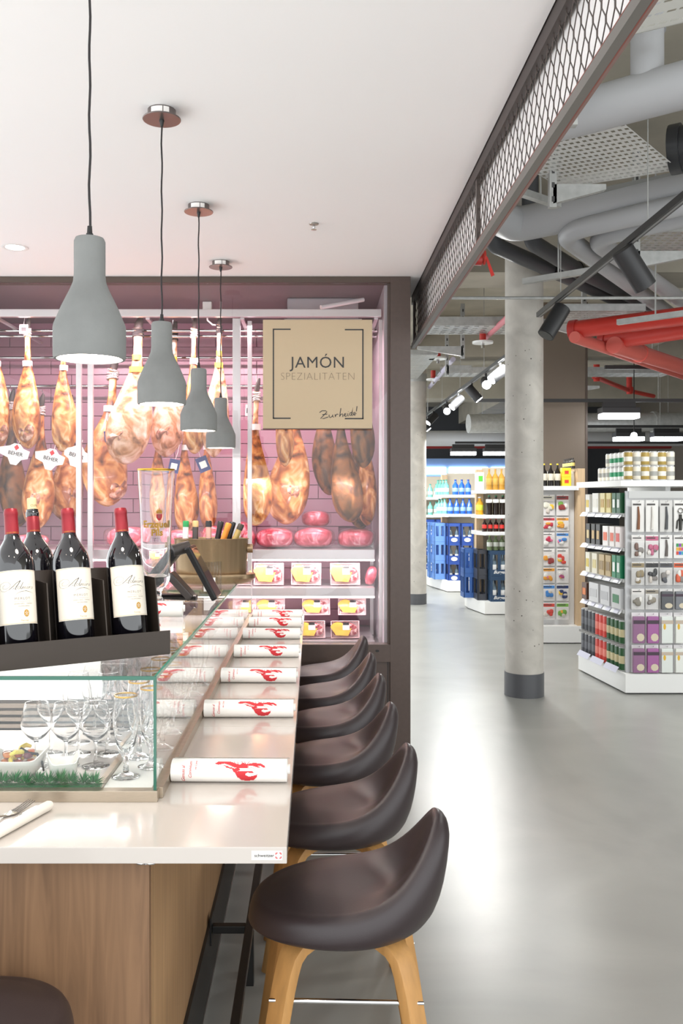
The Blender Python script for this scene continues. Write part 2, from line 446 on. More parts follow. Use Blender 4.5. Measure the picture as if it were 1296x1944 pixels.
def leg_mb(sx, sy):
    path = [(0.06, 0.535), (0.125, 0.533), (0.158, 0.524), (0.178, 0.506), (0.190, 0.477), (0.201, 0.44), (0.220, 0.36), (0.258, 0.18), (0.296, 0.0)]
    d = Vector((sx, sy * 0.92, 0)).normalized(); pr = Vector((-d.y, d.x, 0)); rings = []
    for i, (s_, z) in enumerate(path):
        a = path[max(0, i - 1)]; b = path[min(len(path) - 1, i + 1)]
        tv = Vector((b[0] - a[0], b[1] - a[1])).normalized(); nv = Vector((-tv.y, tv.x))
        th = 0.014; wd = 0.030 - 0.003 * i / 8
        if i == len(path) - 1: nv = Vector((1, 0))
        c = d * s_ + Vector((0, 0, z)); nn = d * nv.x + Vector((0, 0, nv.y))
        rings.append([c + nn * th + pr * wd, c + nn * th - pr * wd, c - nn * th - pr * wd, c - nn * th + pr * wd])
    return MB().loft(rings, True)
for sx in (-1, 1):
    for sy in (-1, 1):
        part('leg', leg_mb(sx, sy), oak_m, st0, bevel=0.003, smooth=50)
for sy in (-1, 1):
    o = part('stretcher', MB().tube([(-0.148, sy * 0.142, 0.415), (0.148, sy * 0.142, 0.415)], 0.006, 10), chrome_m, st0, smooth=True)
    for s in (-1, 1): part('bolt', MB().tube([(s * 0.149, sy * 0.142, 0.415), (s * 0.182, sy * 0.142, 0.415)], 0.004, 8), chrome_m, o)
part('mounting_plate', MB().box((-0.1, -0.1, 0.541), (0.1, 0.1, 0.5458)), black_m, st0)
stools = [(0.083, 2.25, -2), (0.074, 2.84, 1), (0.069, 3.43, -1), (0.068, 3.98, 2), (0.064, 4.53, 0), (0.056, 5.08, 1)]
desc = ['brown leather bar stool with oak legs nearest the counter corner', 'second brown leather bar stool from the counter corner', 'third brown leather bar stool counting from the counter corner', 'fourth brown leather bar stool counting from the counter corner', 'fifth brown leather bar stool, next to last before the ham cabinet', 'last brown leather bar stool, directly in front of the ham cabinet']
for i, (x, y, rz) in enumerate(stools):
    o = st0 if i == 0 else dup(st0)
    o.location = (x, y, 0); o.rotation_euler = (0, 0, R(rz)); o['label'] = desc[i]; o['group'] = 'bar stools along the counter'
o = dup(st0, (-0.655, 1.64, 0), (0, 0, R(-93)), 'dark bar stool cut off before the walnut bar front', 'bar stools along the counter')

# ---------------------------------------------------------------- pendant lamps
bulb_m = M('lamp_glow', 'ffffff', 0.5, emit=('fff1e2', 26.0))
def pendant(y, zb, label):
    t = thing('pendant_lamp', label, 'lamp', (-0.5285, y, zb), 0, 'concrete pendant lamps over the bar')
    prof = [(0.0765, 0.0), (0.082, 0.0), (0.0845, 0.006), (0.0848, 0.072), (0.083, 0.081), (0.066, 0.122), (0.046, 0.163), (0.0385, 0.182), (0.0365, 0.2), (0.0365, 0.278), (0.033, 0.286), (0.006, 0.288)]
    inner = [(0.006, 0.280), (0.03, 0.27), (0.031, 0.19), (0.058, 0.12), (0.0745, 0.075), (0.0765, 0.0)]
    part('shade', MB().lathe(prof + inner, 48), lampc_m, t, smooth=35)
    b = part('diffuser', MB().lathe([(0, 0.006), (0.0755, 0.010), (0.0755, 0.014), (0, 0.014)], 40), bulb_m, t, smooth=True)
    part('cord_grip', MB().lathe([(0.006, 0.286), (0.0085, 0.287), (0.0085, 0.297), (0.0065, 0.299), (0.0055, 0.315), (0.003, 0.316)], 14), black_m, t, smooth=True)
    H = CZ - zb
    random.seed(int(y * 10)); ph = random.random() * 6
    part('cord', MB().tube([(0.0015 * math.sin(k * 1.3 + ph), 0.001 * math.cos(k * 0.9 + ph), 0.314 + (H - 0.05 - 0.314) * k / 20) for k in range(21)], 0.0030, 8), M('cord_black', '2a2627', 0.7), t, smooth=True)
    c = part('canopy', MB().lathe([(0.0, H - 0.034), (0.0655, H - 0.034), (0.067, H - 0.032), (0.0665, H - 0.030), (0.049, H - 0.0298), (0.049, H - 0.0005), (0, H - 0.0005)], 40), M('canopy_nickel', '7c7472', 0.3, 0.7), t, smooth=30)
    for (a0, a1) in ((-128, -78), (-74, -50)):
        mb = MB(); n = 8
        mb.add([(0.0494 * math.cos(R(a0 + (a1 - a0) * k / n)), 0.0494 * math.sin(R(a0 + (a1 - a0) * k / n)), H - z) for k in range(n + 1) for z in (0.026, 0.004)], [(2 * k, 2 * k + 2, 2 * k + 3, 2 * k + 1) for k in range(n)])
        part('sticker', mb, paper_m, c)
    part('canopy_grip', MB().lathe([(0.003, H - 0.058), (0.005, H - 0.056), (0.007, H - 0.042), (0.0085, H - 0.040), (0.0085, H - 0.0335), (0, H - 0.0335)], 14), black_m, t, smooth=True)
    l = bpy.data.lights.new('pendant_light', 'SPOT'); l.energy = 7; l.color = (1.0, 0.9, 0.82); l.spot_size = R(130); l.spot_blend = 0.5; l.shadow_soft_size = 0.06
    o = bpy.data.objects.new('pendant_light', l); COL.objects.link(o); o.location = (-0.5285, y, zb - 0.005)
pendant(2.12, 1.929, 'largest concrete pendant lamp in view, over the wine rack')
pendant(3.13, 1.928, 'second concrete pendant lamp in the row, above the beer glass')
pendant(4.14, 1.912, 'third concrete pendant lamp in the row, beside the smallest one')
pendant(5.13, 1.888, 'smallest concrete pendant lamp, hanging just before the ham cabinet')
# ceiling fittings
def downlight(x, y, label):
    t = thing('downlight', label, 'lamp', (x, y, CZ))
    part('ring', MB().lathe([(0.05, -0.001), (0.066, -0.004), (0.072, -0.001), (0.05, -0.0005)], 32), white2_m, t, smooth=True)
    part('lens', MB().lathe([(0, -0.002), (0.049, -0.001), (0.049, -0.0005), (0, -0.0005)], 32), M('spot_lens', 'ffffff', 0.5, emit=('fff3e6', 20.0)), t)
downlight(-1.61, 4.84, 'bright round spotlight recessed in the white ceiling')
t = thing('sprinkler', 'tiny chrome sprinkler head in the white ceiling', 'sprinkler', (0.004, 4.42, CZ))
part('rose', MB().lathe([(0, -0.006), (0.022, -0.005), (0.025, -0.0005), (0, -0.0005)], 20), steel_m, t, smooth=True)
part('body', MB().lathe([(0.004, -0.006), (0.007, -0.012), (0.006, -0.022), (0.003, -0.026), (0, -0.026)], 12), chrome_m, t, smooth=True)
part('deflector', MB().lathe([(0, -0.032), (0.014, -0.031), (0.014, -0.029), (0.003, -0.026), (0, -0.026)], 14), chrome_m, t)

# ---------------------------------------------------------------- steel mesh valance on the ceiling edge
VXX = 0.676; Y0, Y1 = 0.9, 6.05; ZB = 2.61
vm = M('valance_steel', '5d5450', 0.42, 0.45)
vr = M('valance_red', '8a4a40', 0.5)
t = thing('mesh_valance', 'brown expanded metal valance hanging along the edge of the white ceiling', 'valance')
part('top_rail', MB().box((VXX - 0.012, Y0, CZ - 0.05), (VXX + 0.012, Y1, CZ + 0.06)), M('valance_dark', '4a423f', 0.5, 0.3), t)
b = part('bottom_rail', MB().box((VXX - 0.012, Y0, ZB), (VXX + 0.012, Y1, ZB + 0.03)), M('valance_grey', '77736e', 0.45, 0.3), t)
part('red_lip', MB().box((VXX + 0.0125, Y0, ZB), (VXX + 0.016, Y1, ZB + 0.012)), vr, b)
part('red_lip', MB().box((VXX - 0.012, Y0, ZB + 0.031), (VXX + 0.004, Y1, ZB + 0.034)), vr, b)
for y in (1.45, 3.67, 5.98):
    part('post', MB().box((VXX - 0.008, y - 0.014, ZB + 0.03), (VXX + 0.008, y + 0.014, CZ - 0.05)), vm, t)
mb = MB(); dw = 0.064; dh = 0.098; zt = CZ - 0.045; zb = ZB + 0.028
def strand(yc, sgn):
    z = zt; k = 0; pts = []
    while z > zb:
        o = sgn * (dw / 4 - 0.002) * (1 if k % 2 == 0 else -1)
        pts.append((yc + o, z)); z2 = max(zb, z - 0.016); pts.append((yc + o, z2)); z = z2 - (dh / 2 - 0.016); k += 1
    for (ya, za), (yb, zb_) in zip(pts[:-1], pts[1:]):
        wv = 0.0013
        mb.add([(VXX - 0.0014, ya - wv, za), (VXX - 0.0014, ya + wv, za), (VXX - 0.0014, yb + wv, zb_), (VXX - 0.0014, yb - wv, zb_), (VXX + 0.0014, ya - wv, za), (VXX + 0.0014, ya + wv, za), (VXX + 0.0014, yb + wv, zb_), (VXX + 0.0014, yb - wv, zb_)],
               [(0, 1, 2, 3), (7, 6, 5, 4), (0, 4, 5, 1), (3, 2, 6, 7), (1, 5, 6, 2), (0, 3, 7, 4)])
yy = Y0; k = 0
while yy < Y1 - 0.02:
    strand(yy, 1 if k % 2 == 0 else -1); yy += dw / 2; k += 1
part('fascia', MB().box((VXX + 0.03, Y0, ZB + 0.075), (VXX + 0.045, Y1, CZ + 0.3)), white_m, t)
part('fascia_strip', MB().box((VXX + 0.028, Y0, ZB + 0.03), (VXX + 0.045, Y1, ZB + 0.0745)), M('fascia_brown', '9a7d76', 0.5), t)
o = part('wire_mesh', mb, vm, t, recalc=False); o['kind'] = 'stuff'
# ================================================================ ham cabinet
YW = 5.5
t = thing('ham_cabinet', 'glazed walk-in ham cabinet with brown steel frame at the end of the bar', 'cabinet')
part('frame_post', MB().box((0.472, YW - 0.03, 0), (0.595, 6.86, CZ - 0.001)), brown_m, t)
part('top_rail', MB().box((-2.6, YW - 0.03, CZ - 0.036), (0.4715, YW + 0.05, CZ - 0.001)), brownd_m, t)
part('sill_rail', MB().box((-2.6, YW - 0.03, 0.60), (0.4715, YW + 0.05, 0.706)), brown_m, t)
lp = part('lower_panel', MB().box((-2.6, YW - 0.012, 0.06), (0.4715, YW + 0.03, 0.5995)), brown_m, t)
part('kick_plate', MB().box((-2.6, YW, 0), (0.4715, YW + 0.03, 0.059)), brownd_m, t)
part('panel_seam', MB().box((0.455, YW - 0.0135, 0.06), (0.459, YW - 0.0118, 0.598)), black_m, lp)
part('panel_seam', MB().box((-1.0, YW - 0.0135, 0.06), (-0.996, YW - 0.0118, 0.598)), black_m, lp)
part('lock', MB().tube([(0.392, YW - 0.032, 0.668), (0.392, YW - 0.029, 0.668)], 0.012, 14, flat=(1.0, 0.6)), black_m, t)
part('pane', MB().box((-2.6, YW, 0.7065), (0.4715, YW + 0.008, CZ - 0.0365)), pane_m, t)
part('pane_frame', MB().box((0.4555, YW - 0.006, 0.7065), (0.4715, YW - 0.0005, CZ - 0.0365)), brownd_m, t)
cin = M('cabinet_inner', '75676d', 0.5)
part('inner_ceiling', MB().box((-2.6, YW + 0.052, CZ - 0.034), (0.4715, 6.86, CZ - 0.004)), cin, t)
part('inner_floor', MB().box((-2.6, YW + 0.052, 0.60), (0.4715, 6.86, 0.64)), steel_m, t)
part('inner_side', MB().box((0.440, YW + 0.052, 0.641), (0.4715, 6.74, CZ - 0.035)), M('cabinet_side', 'b5aeb6', 0.3), t)
part('inner_side', MB().box((-2.6, YW + 0.052, 0.641), (-2.57, 6.74, CZ - 0.035)), M('cabinet_side', 'b5aeb6', 0.3), t)
bw = part('tiled_wall', MB().box((-2.6, 6.764, 0.641), (0.4395, 6.86, CZ - 0.035)), grout_m, t)
tw, thh, jt = 0.31, 0.104, 0.005
tm = MB().box((jt / 2, 0, jt / 2), (tw - jt / 2, 0.012, thh - jt / 2)).mesh('tile', tile_m, bevel=0.002)
k = 0; z = 0.66
while z < CZ - 0.14:
    x = -2.595 + (tw / 2 if k % 2 else 0)
    while x < 0.12:
        link('tile', tm, bw, (x, 6.751, z)); x += tw
    z += thh; k += 1
# steel hanging frame
sp = M('satin_steel', 'cfc9cc', 0.3, 0.75)
t = thing('hanging_frame', 'satin steel frame with rods inside the ham cabinet', 'frame')
for (px, y, wd) in ((150, 5.66, 0.032), (172, 5.72, 0.034), (449, 5.66, 0.05), (474, 5.74, 0.028), (722, 5.70, 0.022)):
    x = (px - VX) / F * y
    part('upright', MB().box((x - wd / 2, y - 0.015, 0.642), (x + wd / 2, y + 0.015, 2.735)), sp, t, bevel=0.002)
part('top_bar', MB().box((-2.5, 5.64, 2.745), (0.43, 5.68, 2.792)), sp, t, bevel=0.002)
for (y, z) in ((6.0, 2.722), (6.08, 2.70), (6.5, 2.62), (6.55, 2.42)):
    part('rod', MB().tube([(-2.5, y, z), (0.43, y, z)], 0.011, 10), chrome_m, t, smooth=True)
for x in (-2.0, -1.05, -0.45, 0.40):
    part('cross_bar', MB().box((x - 0.012, 5.685, 2.735), (x + 0.012, 6.58, 2.748)), sp, t)
t = thing('cooling_unit', 'grey cooling unit under the cabinet ceiling behind the sign', 'cooling unit', (0, 0, 0))
part('housing', MB().box((-0.17, 5.9, 2.78), (0.30, 6.5, CZ - 0.036)), M('unit_grey', 'a5a2a8', 0.45), t, bevel=0.01)
part('drip_tray', MB().box((-0.19, 5.88, 2.765), (0.32, 6.52, 2.779)), galv_m, t)
part('lamp_tube', MB().tube([(0.05, 5.72, 2.82), (0.33, 5.86, 2.90)], 0.014, 12), M('tube_white', 'f2eef0', 0.3), t, smooth=True)
t = thing('cable_loop', 'white power cable hanging from a socket on the cabinet ceiling', 'cable')
part('socket', MB().box((-0.74, 6.0, 2.84), (-0.68, 6.04, 2.919)), white2_m, t, bevel=0.004)
part('cord', MB().tube([(-0.71, 5.995, 2.84), (-0.705, 5.99, 2.79), (-0.67, 5.985, 2.76), (-0.62, 5.985, 2.755), (-0.615, 5.985, 2.80), (-0.615, 5.985, 2.915)], 0.006, 8), white2_m, t, smooth=True)

# hams
hg = M('ham_gold', 'c97d3a', 0.38, noise=(9, 0.3, 1.0), bump=(24, 0.6), ramp=((0.32, '4e2c18'), (0.43, 'a05c2c'), (0.54, 'cc9050'), (0.70, 'f0d4aa')), coat=0.25)
hp = M('ham_pale', 'e7b9a0', 0.4, noise=(9, 0.3, 1.0), bump=(26, 0.6), ramp=((0.32, '6e4228'), (0.44, 'bd8458'), (0.55, 'e2b89c'), (0.70, 'f4e0d4')), coat=0.2)
hd = M('ham_dark', '6b4a2c', 0.5, noise=(9, 0.3, 1.0), bump=(28, 0.5), ramp=((0.32, '2a2018'), (0.46, '5f4327'), (0.60, '8c5e34'), (0.80, 'c08a50')), coat=0.1)
flesh = M('ham_flesh', '6e3430', 0.4, noise=(26, 0.4), bump=(50, 0.5), ramp=((0.3, '54372a'), (0.5, 'a0664c'), (0.7, 'e2c2ae')))
hoof_m = M('hoof', '3b332f', 0.5, noise=(20, 0.3))
rope_m = M('rope_grey', '8d8583', 0.8, noise=(140, 0.7), col2='f0ece8')
rope_b = M('rope_blue', '2c2f55', 0.8)
band_w = M('band_white', 'e9e2dd', 0.6); band_y = M('band_yellow', 'e7c23c', 0.6); tag_b = M('tag_blue', '343b72', 0.5)
def ham_body(L, W, seed, lean=0.0, fat=0.72, skew=0.0):
    rnd = random.Random(seed); n = 20; rings = []
    prof = [(0.0, .17), (.05, .185), (.12, .175), (.2, .18), (.28, .23), (.35, .33), (.43, .5), (.52, .70), (.61, .87), (.70, .98), (.78, 1.0), (.85, .94), (.91, .80), (.955, .58), (.985, .34), (1.0, .1)]
    a1, a2, a3 = rnd.random() * 6, rnd.random() * 6, rnd.random() * 6
    for (tt, wv) in prof:
        rg = []
        for k in range(n):
            th = 2 * PI * k / n
            bm_ = 1 + 0.09 * math.sin(2 * th + a1 + 3 * tt) + 0.06 * math.sin(3 * th + a2 - 5 * tt) + 0.03 * math.sin(5 * th + 11 * tt + a3)
            bm_ = 1 + (bm_ - 1) * min(1, tt * 3)
            rx = W / 2 * wv * bm_; ry = W / 2 * fat * wv * bm_
            cx = lean * L * (tt ** 1.5) + 0.025 * math.sin(tt * 5 + a1) * tt + skew * W * max(0, tt - 0.5)
            rg.append((cx + rx * math.cos(th), ry * math.sin(th) - 0.02 * tt, -L * tt))
        rings.append(rg)
    return MB().loft(rings, True)
def make_ham(L, W, seed, mat, lean=0, fat=0.72, skew=0.0, cut=None, rope=rope_m, bands=(), hoof=True):
    t = thing('cured_ham', 'x', 'ham', group='cured hams hanging in the glazed cabinet')
    b = part('meat', ham_body(L, W, seed, lean, fat, skew), mat, t, smooth=180)
    sw = W * 0.5 * 0.18
    if hoof:
        part('hoof', MB().loft([[(sw * f * math.cos(a) + dx, sw * f * 0.8 * math.sin(a), z) for a in [2 * PI * k / 10 for k in range(10)]] for (f, z, dx) in ((0.95, -0.006, 0), (1.0, 0.02, 0.004), (0.8, 0.05, 0.012), (0.4, 0.075, 0.02))], True), hoof_m, t, smooth=True)
    if rope:
        mb = MB()
        for q in range(4):
            z = -0.01 - 0.016 * q
            mb.tube([(sw * 1.22 * math.cos(a), sw * 1.22 * math.sin(a), z + 0.006 * math.sin(a + q)) for a in [2 * PI * k / 12 for k in range(13)]], 0.0065, 6)
        part('rope', mb, rope, t, smooth=True)
        part('hook', MB().tube([(0, 0.0, -0.03), (0.004, 0.02, 0.02), (0, 0.035, 0.07), (0, 0.02, 0.098), (0, 0.0, 0.10)], 0.0035, 6), chrome_m, t, smooth=True)
    for (tt, m_) in bands:
        wv = sw * (1.12 if tt < 0.25 else 1.7 if tt < 0.34 else 2.3)
        part('band', MB().lathe([(wv, -0.018), (wv * 1.02, 0.018)], 18, (lean * L * tt ** 1.5, -0.005, -L * tt)), m_, t, smooth=True)
    if cut:
        cxx, tz, rx, rz, ang = cut
        ry = W * fat * 0.5
        mb = MB(); rings = []
        for q in range(7):
            ph = q / 6 * PI / 2; rr = math.cos(ph)
            rings.append([(rx * rr * math.cos(a) * math.cos(ang) - rz * rr * math.sin(a) * math.sin(ang) + cxx, -ry * 0.84 - 0.034 * math.sin(ph) * (1 + 0.3 * math.sin(3 * a)), rx * rr * math.cos(a) * math.sin(ang) + rz * rr * math.sin(a) * math.cos(ang) - L * tz) for a in [2 * PI * k / 18 for k in range(18)]])
        mb.loft(rings, True)
        part('cut_face', mb, flesh, b, smooth=180)
    return t
H = {}
H['gold'] = make_ham(0.80, 0.27, 3, hg, 0.02, bands=((0.30, band_w),), cut=(0.03, 0.86, 0.075, 0.07, 0.2))
H['slim'] = make_ham(0.80, 0.215, 5, hg, -0.03, bands=((0.27, band_w),))
H['wide'] = make_ham(0.90, 0.31, 8, hp, -0.05, 0.7, -0.25, bands=((0.22, band_y), (0.31, band_y)), cut=(-0.10, 0.80, 0.10, 0.05, 0.5), rope=M('rope_black', '2c2828', 0.8))
H['dark'] = make_ham(0.80, 0.26, 11, hd, 0.03, bands=(), cut=None)
H['big'] = make_ham(0.80, 0.29, 14, hg, -0.02, bands=(), cut=(0.0, 0.78, 0.06, 0.09, -0.4))
used = set()
def ham(kind, px, pyt, pyb, Y, label, rz=0, tilt=0, wx=1.0):
    top = P(px, pyt, Y); bot = P(px, pyb, Y); L0 = {'gold': .8, 'slim': .8, 'wide': .9, 'dark': .8, 'big': .8}[kind]
    o = H[kind] if kind not in used else dup(H[kind])
    used.add(kind)
    s_ = (top.z - bot.z) / L0
    o.location = top; o.scale = (s_ * wx, s_ * wx, s_); o.rotation_euler = (0, R(tilt), R(rz)); o['label'] = label
HY = 5.93
ham('gold', -8, 622, 852, HY, 'golden ham with roped shank, cut off beside the first white banded ham', 20, 0, .74)
ham('gold', 52, 622, 852, HY, 'golden ham with white square tag and roped shank, cut face low', -10, 0, .76)
ham('slim', 122, 640, 858, HY, 'slim golden ham under the largest lamp, white band on its shank', 10, 0, .86)
ham('wide', 262, 622, 882, HY, 'wide pale ham with yellow bands beside the second lamp', 0)
ham('wide', 330, 630, 868, HY + 0.32, 'wide pale ham mostly hidden behind the second lamp', 25, 0, .8)
ham('slim', 368, 622, 862, HY - 0.01, 'slim ham hanging behind the third lamp', 40, 0, .8)
ham('wide', 416, 616, 868, HY, 'pale ham with yellow band behind the smallest lamp', 35, 0, 0.6)
ham('slim', 487, 742, 998, HY - 0.1, 'long golden ham with trotter up, beside the beige sign', 5, 0, .82)
ham('slim', 538, 660, 886, HY - 0.12, 'mottled ham end showing just below the middle of the beige sign', 60, 0, .75)
ham('big', 560, 740, 996, HY + 0.09, 'large brown and gold ham low over the meat shelf', 0, 2, .85)
ham('dark', 614, 720, 940, HY + 0.27, 'dark ham hanging behind the centre of the sign', 30, 0, .8)
ham('dark', 682, 662, 888, HY - 0.12, 'netted ham end below the lower corner of the sign', 70, 0, .8)
ham('dark', 644, 745, 992, HY + 0.0, 'brown ham low beside the glare on the glass', -20, -3, .8)
ham('slim', 692, 770, 998, HY + 0.12, 'golden ham low at the cabinet frame post', 100, 0, .78)
ham('dark', 675, 800, 1004, HY + 0.36, 'dark ham tucked between the low golden hams', 10, 0, 0.8)
LY = 6.3
ham('dark', 22, 760, 1000, LY + 0.15, 'dark lower ham above the first wine bottle', 40, 0, .8)
ham('big', 78, 770, 1005, LY - 0.1, 'brown lower ham behind the corked bottle', -15, 0, .78)
ham('big', 132, 770, 990, LY + 0.12, 'golden lower ham above the second red capsule', 20, 0, .75)
ham('gold', 215, 700, 962, LY - 0.05, 'broad lower ham with blue tag beside the steel uprights', 50, 6, 1.0)
ham('slim', 303, 790, 1010, LY, 'lower ham seen through the tall beer glass', -30, 0, .85)
ham('slim', 352, 790, 1012, LY - 0.02, 'pale lower ham between beer glass and champagne cooler', 15, 0, .8)
ham('slim', 392, 790, 1008, LY, 'pink lower ham above the champagne cooler', 70, 0, .8)
# paper tags on the hams
def ham_tag(px, py, Y, w_, h_, label, kind, rot):
    t = thing('ham_tag', label, 'tag', P(px, py, Y)); t.rotation_euler = (0, R(rot), 0)
    if kind == 'b':
        poly = [(-w_, 0.012), (-w_ * 0.9, -0.03), (-0.045, -0.045), (-0.02, -h_), (0.02, -h_), (0.045, -0.045), (0.085, -0.03), (0.09, 0.02), (0.045, 0.03), (0.02, 0.055), (-0.02, 0.055), (-0.045, 0.035)]
        part('card', MB().prism(poly, lambda p: (p[0], -0.001, p[1]), lambda p: (p[0], 0.001, p[1])), paper_m, t)
        mb = MB(); text_add(mb, 'BEHER', 0.034, lambda p: (p.x, -0.0016, p.y - 0.022), bold=0.0006); part('lettering', mb, ink_m, t)
        part('diamond', MB().prism([(0, 0.05), (0.017, 0.03), (0, 0.01), (-0.017, 0.03)], lambda p: (p[0], -0.0018, p[1]), lambda p: (p[0], -0.0012, p[1])), red_m, t)
    else:
        m_ = tag_b if kind == 'u' else paper_m
        part('card', MB().box((-w_ / 2, -0.001, -h_), (w_ / 2, 0.001, 0)), m_, t)
        part('print', MB().box((-w_ * 0.3, -0.0016, -h_ * 0.75), (w_ * 0.3, -0.0011, -h_ * 0.3)), paper_m if kind == 'u' else ink_m, t)
    part('string', MB().tube([(0, 0, 0.0), (0.004, 0.01, 0.05), (0, 0.03, 0.1)], 0.0015, 5), paper_m, t)
ham_tag(30, 858, 5.86, 0.11, 0.085, 'white ham tag with red diamond nearest the picture edge', 'b', 12)
ham_tag(97, 868, 5.86, 0.11, 0.085, 'white ham tag with red diamond below the banded ham', 'b', 14)
ham_tag(146, 862, 5.9, 0.09, 0.085, 'white ham tag with red diamond partly behind the steel upright', 'b', 18)
ham_tag(45, 616, 5.84, 0.055, 0.06, 'small white square tag on a roped shank', 'w', 0)
ham_tag(205, 818, 6.1, 0.06, 0.075, 'dark blue tag on the broad lower ham', 'u', -8)
ham_tag(333, 872, 5.9, 0.07, 0.09, 'blue and white tag below the pale hams, over the beer glass rim', 'u', 12)
ham_tag(380, 868, 5.9, 0.075, 0.10, 'blue and white tag above the champagne cooler', 'u', -22)
ham_tag(472, 768, 5.82, 0.04, 0.075, 'narrow white tag beside the trotter by the sign', 'w', 3)

# meat shelves
shm = M('shelf_steel', 'c3bcbf', 0.3, 0.6)
strip_m = M('shelf_light', 'ffffff', 0.5, emit=('fff0f2', 5.0))
t = thing('meat_shelf_rack', 'steel rack with three lit shelves of packed meat behind the glass', 'shelf')
SH = ((1.268, 1.205), (1.02, 0.965), (0.676, 0.642))
for (zt_, zb_) in SH:
    s_ = part('shelf', MB().box((-2.4, 5.80, zb_), (0.40, 6.45, zt_)), shm, t, bevel=0.003)
    part('glass_edge', MB().box((-0.42, 5.792, zt_), (0.40, 5.797, zt_ + 0.03)), film_m, s_)
    part('light_bar', MB().box((-2.4, 5.82, zb_ - 0.012), (0.40, 5.84, zb_ - 0.0005)), strip_m, s_)
part('back_post', MB().box((0.402, 6.3, 0.642), (0.425, 6.33, 1.3)), sp, t)
part('back_post', MB().box((-0.46, 6.46, 0.642), (-0.44, 6.48, 1.3)), sp, t)
for zl in (1.19, 0.95):
    area('shelf_light', (-0.95, 5.86, zl), 2.7, 0.03, 7, (1.0, 0.88, 0.9), (R(8), 0, 0))
area('shelf_light', (-0.95, 5.74, 1.72), 2.7, 0.03, 7.5, (1.0, 0.76, 0.82), (R(25), 0, 0))
pink = M('meat_pink', 'c8505e', 0.35, noise=(9, 0.3, 2.0), ramp=((0.32, 'a02c40'), (0.48, 'd0586a'), (0.60, 'e890a0'), (0.70, 'f8e2e2')), bump=(20, 0.2), coat=0.5)
deep = M('meat_red', '8e2430', 0.3, noise=(22, 0.4, 1.5), ramp=((0.35, '6a1420'), (0.52, 'a83240'), (0.66, 'f0c8c4')), coat=0.5)
def blob(rx, ry, rz, seed, e=0.75):
    rnd = random.Random(seed); a1, a2 = rnd.random() * 6, rnd.random() * 6; rings = []
    for i in range(11):
        ph = -PI / 2 + PI * i / 10; cz = math.sin(ph); cr = max(0.02, math.cos(ph)) ** e
        rg = []
        for k in range(20):
            th = 2 * PI * k / 20; c_, s_ = math.cos(th), math.sin(th)
            q = 1 + 0.06 * math.sin(2 * th + a1) + 0.05 * math.sin(3 * th + a2 + 2 * cz)
            rg.append((rx * cr * abs(c_) ** e * (1 if c_ > 0 else -1) * q, ry * cr * abs(s_) ** e * (1 if s_ > 0 else -1) * q, rz * (abs(cz) ** e) * (1 if cz > 0 else -1) + rz))
        rings.append(rg)
    return MB().loft(rings, True)
def cut(px, py, Y, z, rx, ry, rz, seed, label):
    t = thing('meat_cut', label, 'meat', ((px - VX) / F * Y, Y, z), 0, 'vacuum packed meat cuts')
    part('meat', blob(rx, ry, rz, seed), pink, t, smooth=180)
    part('film', blob(rx * 1.06, ry * 1.06, rz * 1.05, seed + 50, 0.6), film_m, t, smooth=180)
    return t
z1 = 1.2695
ML = [(523, .13, .13, .066, 'pink wrapped meat cut on the top shelf beside the cooler bottles'), (596, .125, .13, .066, 'pink wrapped meat cut in the middle of the top shelf'), (676, .125, .13, .062, 'pink wrapped meat cut at the post end of the top shelf'),
      (474, .04, .12, .058, 'narrow pink meat cut behind the bottles of the cooler'), (420, .12, .13, .06, 'meat cut on the top shelf directly behind the champagne cooler'), (345, .12, .13, .06, 'meat cut on the top shelf seen past the beer glass'), (243, .14, .12, .07, 'meat cut on the top shelf between third bottle and beer glass'), (60, .1, .12, .045, 'meat cut on the top shelf behind the corked bottle')]
for i, (px, rx, ry, rz, lb) in enumerate(ML): cut(px, 0, 6.0, z1, rx, ry, rz, i, lb)
cut(600, 0, 6.18, z1 + 0.134, .10, .10, .055, 20, 'pale pink meat cut stacked on the middle cuts of the top shelf')
cut(455, 0, 6.2, z1 + 0.0, .08, .10, .085, 21, 'tall pink meat cut behind the steel upright')
cut(405, 0, 6.22, z1 + 0.0, .08, .10, .07, 22, 'heap topping meat cut above the champagne cooler')
# packed trays
tray_w = M('tray_pink', 'e8c4c8', 0.35, coat=0.3); yel = M('label_yellow', 'f0c050', 0.5, noise=(14, 0.25)); blk = M('label_black', '221d20', 0.5)
tr0 = thing('meat_tray', 'x', 'meat tray', group='packed meat trays')
w_, h_ = 0.1, 0.075
part('tray', MB().loft([[(sx * (w_ - i), y, sz * (h_ - i)) for (sx, sz) in ((-1, -1), (1, -1), (1, 1), (-1, 1))] for (i, y) in ((0.014, 0.045), (0.0, 0.0), (0.006, -0.001), (0.012, 0.02))], True), tray_w, tr0, bevel=0.004, smooth=50)
part('meat', blob(0.082, 0.06, 0.013, 3), deep, tr0, smooth=180, loc=(0, 0.022, 0), rot=(R(90), 0, 0))
part('brand_label', MB().prism([(-0.07 + 0.055 * math.cos(a), 0.0 + 0.062 * math.sin(a)) for a in [2 * PI * k / 20 for k in range(10)]] + [(-0.085, -0.05), (0.0, -0.055), (0.025, 0.01)], lambda p: (p[0] + 0.02, -0.0075, p[1]), lambda p: (p[0] + 0.02, -0.0055, p[1])), yel, tr0)
part('price_label', MB().box((-0.018, -0.0095, -0.006), (0.03, -0.008, 0.035)), paper_m, tr0)
part('seal_label', MB().box((-0.015, -0.010, 0.036), (0.027, -0.008, 0.056)), blk, tr0)
part('film', blob(0.094, 0.069, 0.006, 4, 0.4), film_m, tr0, smooth=180, loc=(0, -0.001, 0), rot=(R(90), 0, 0))
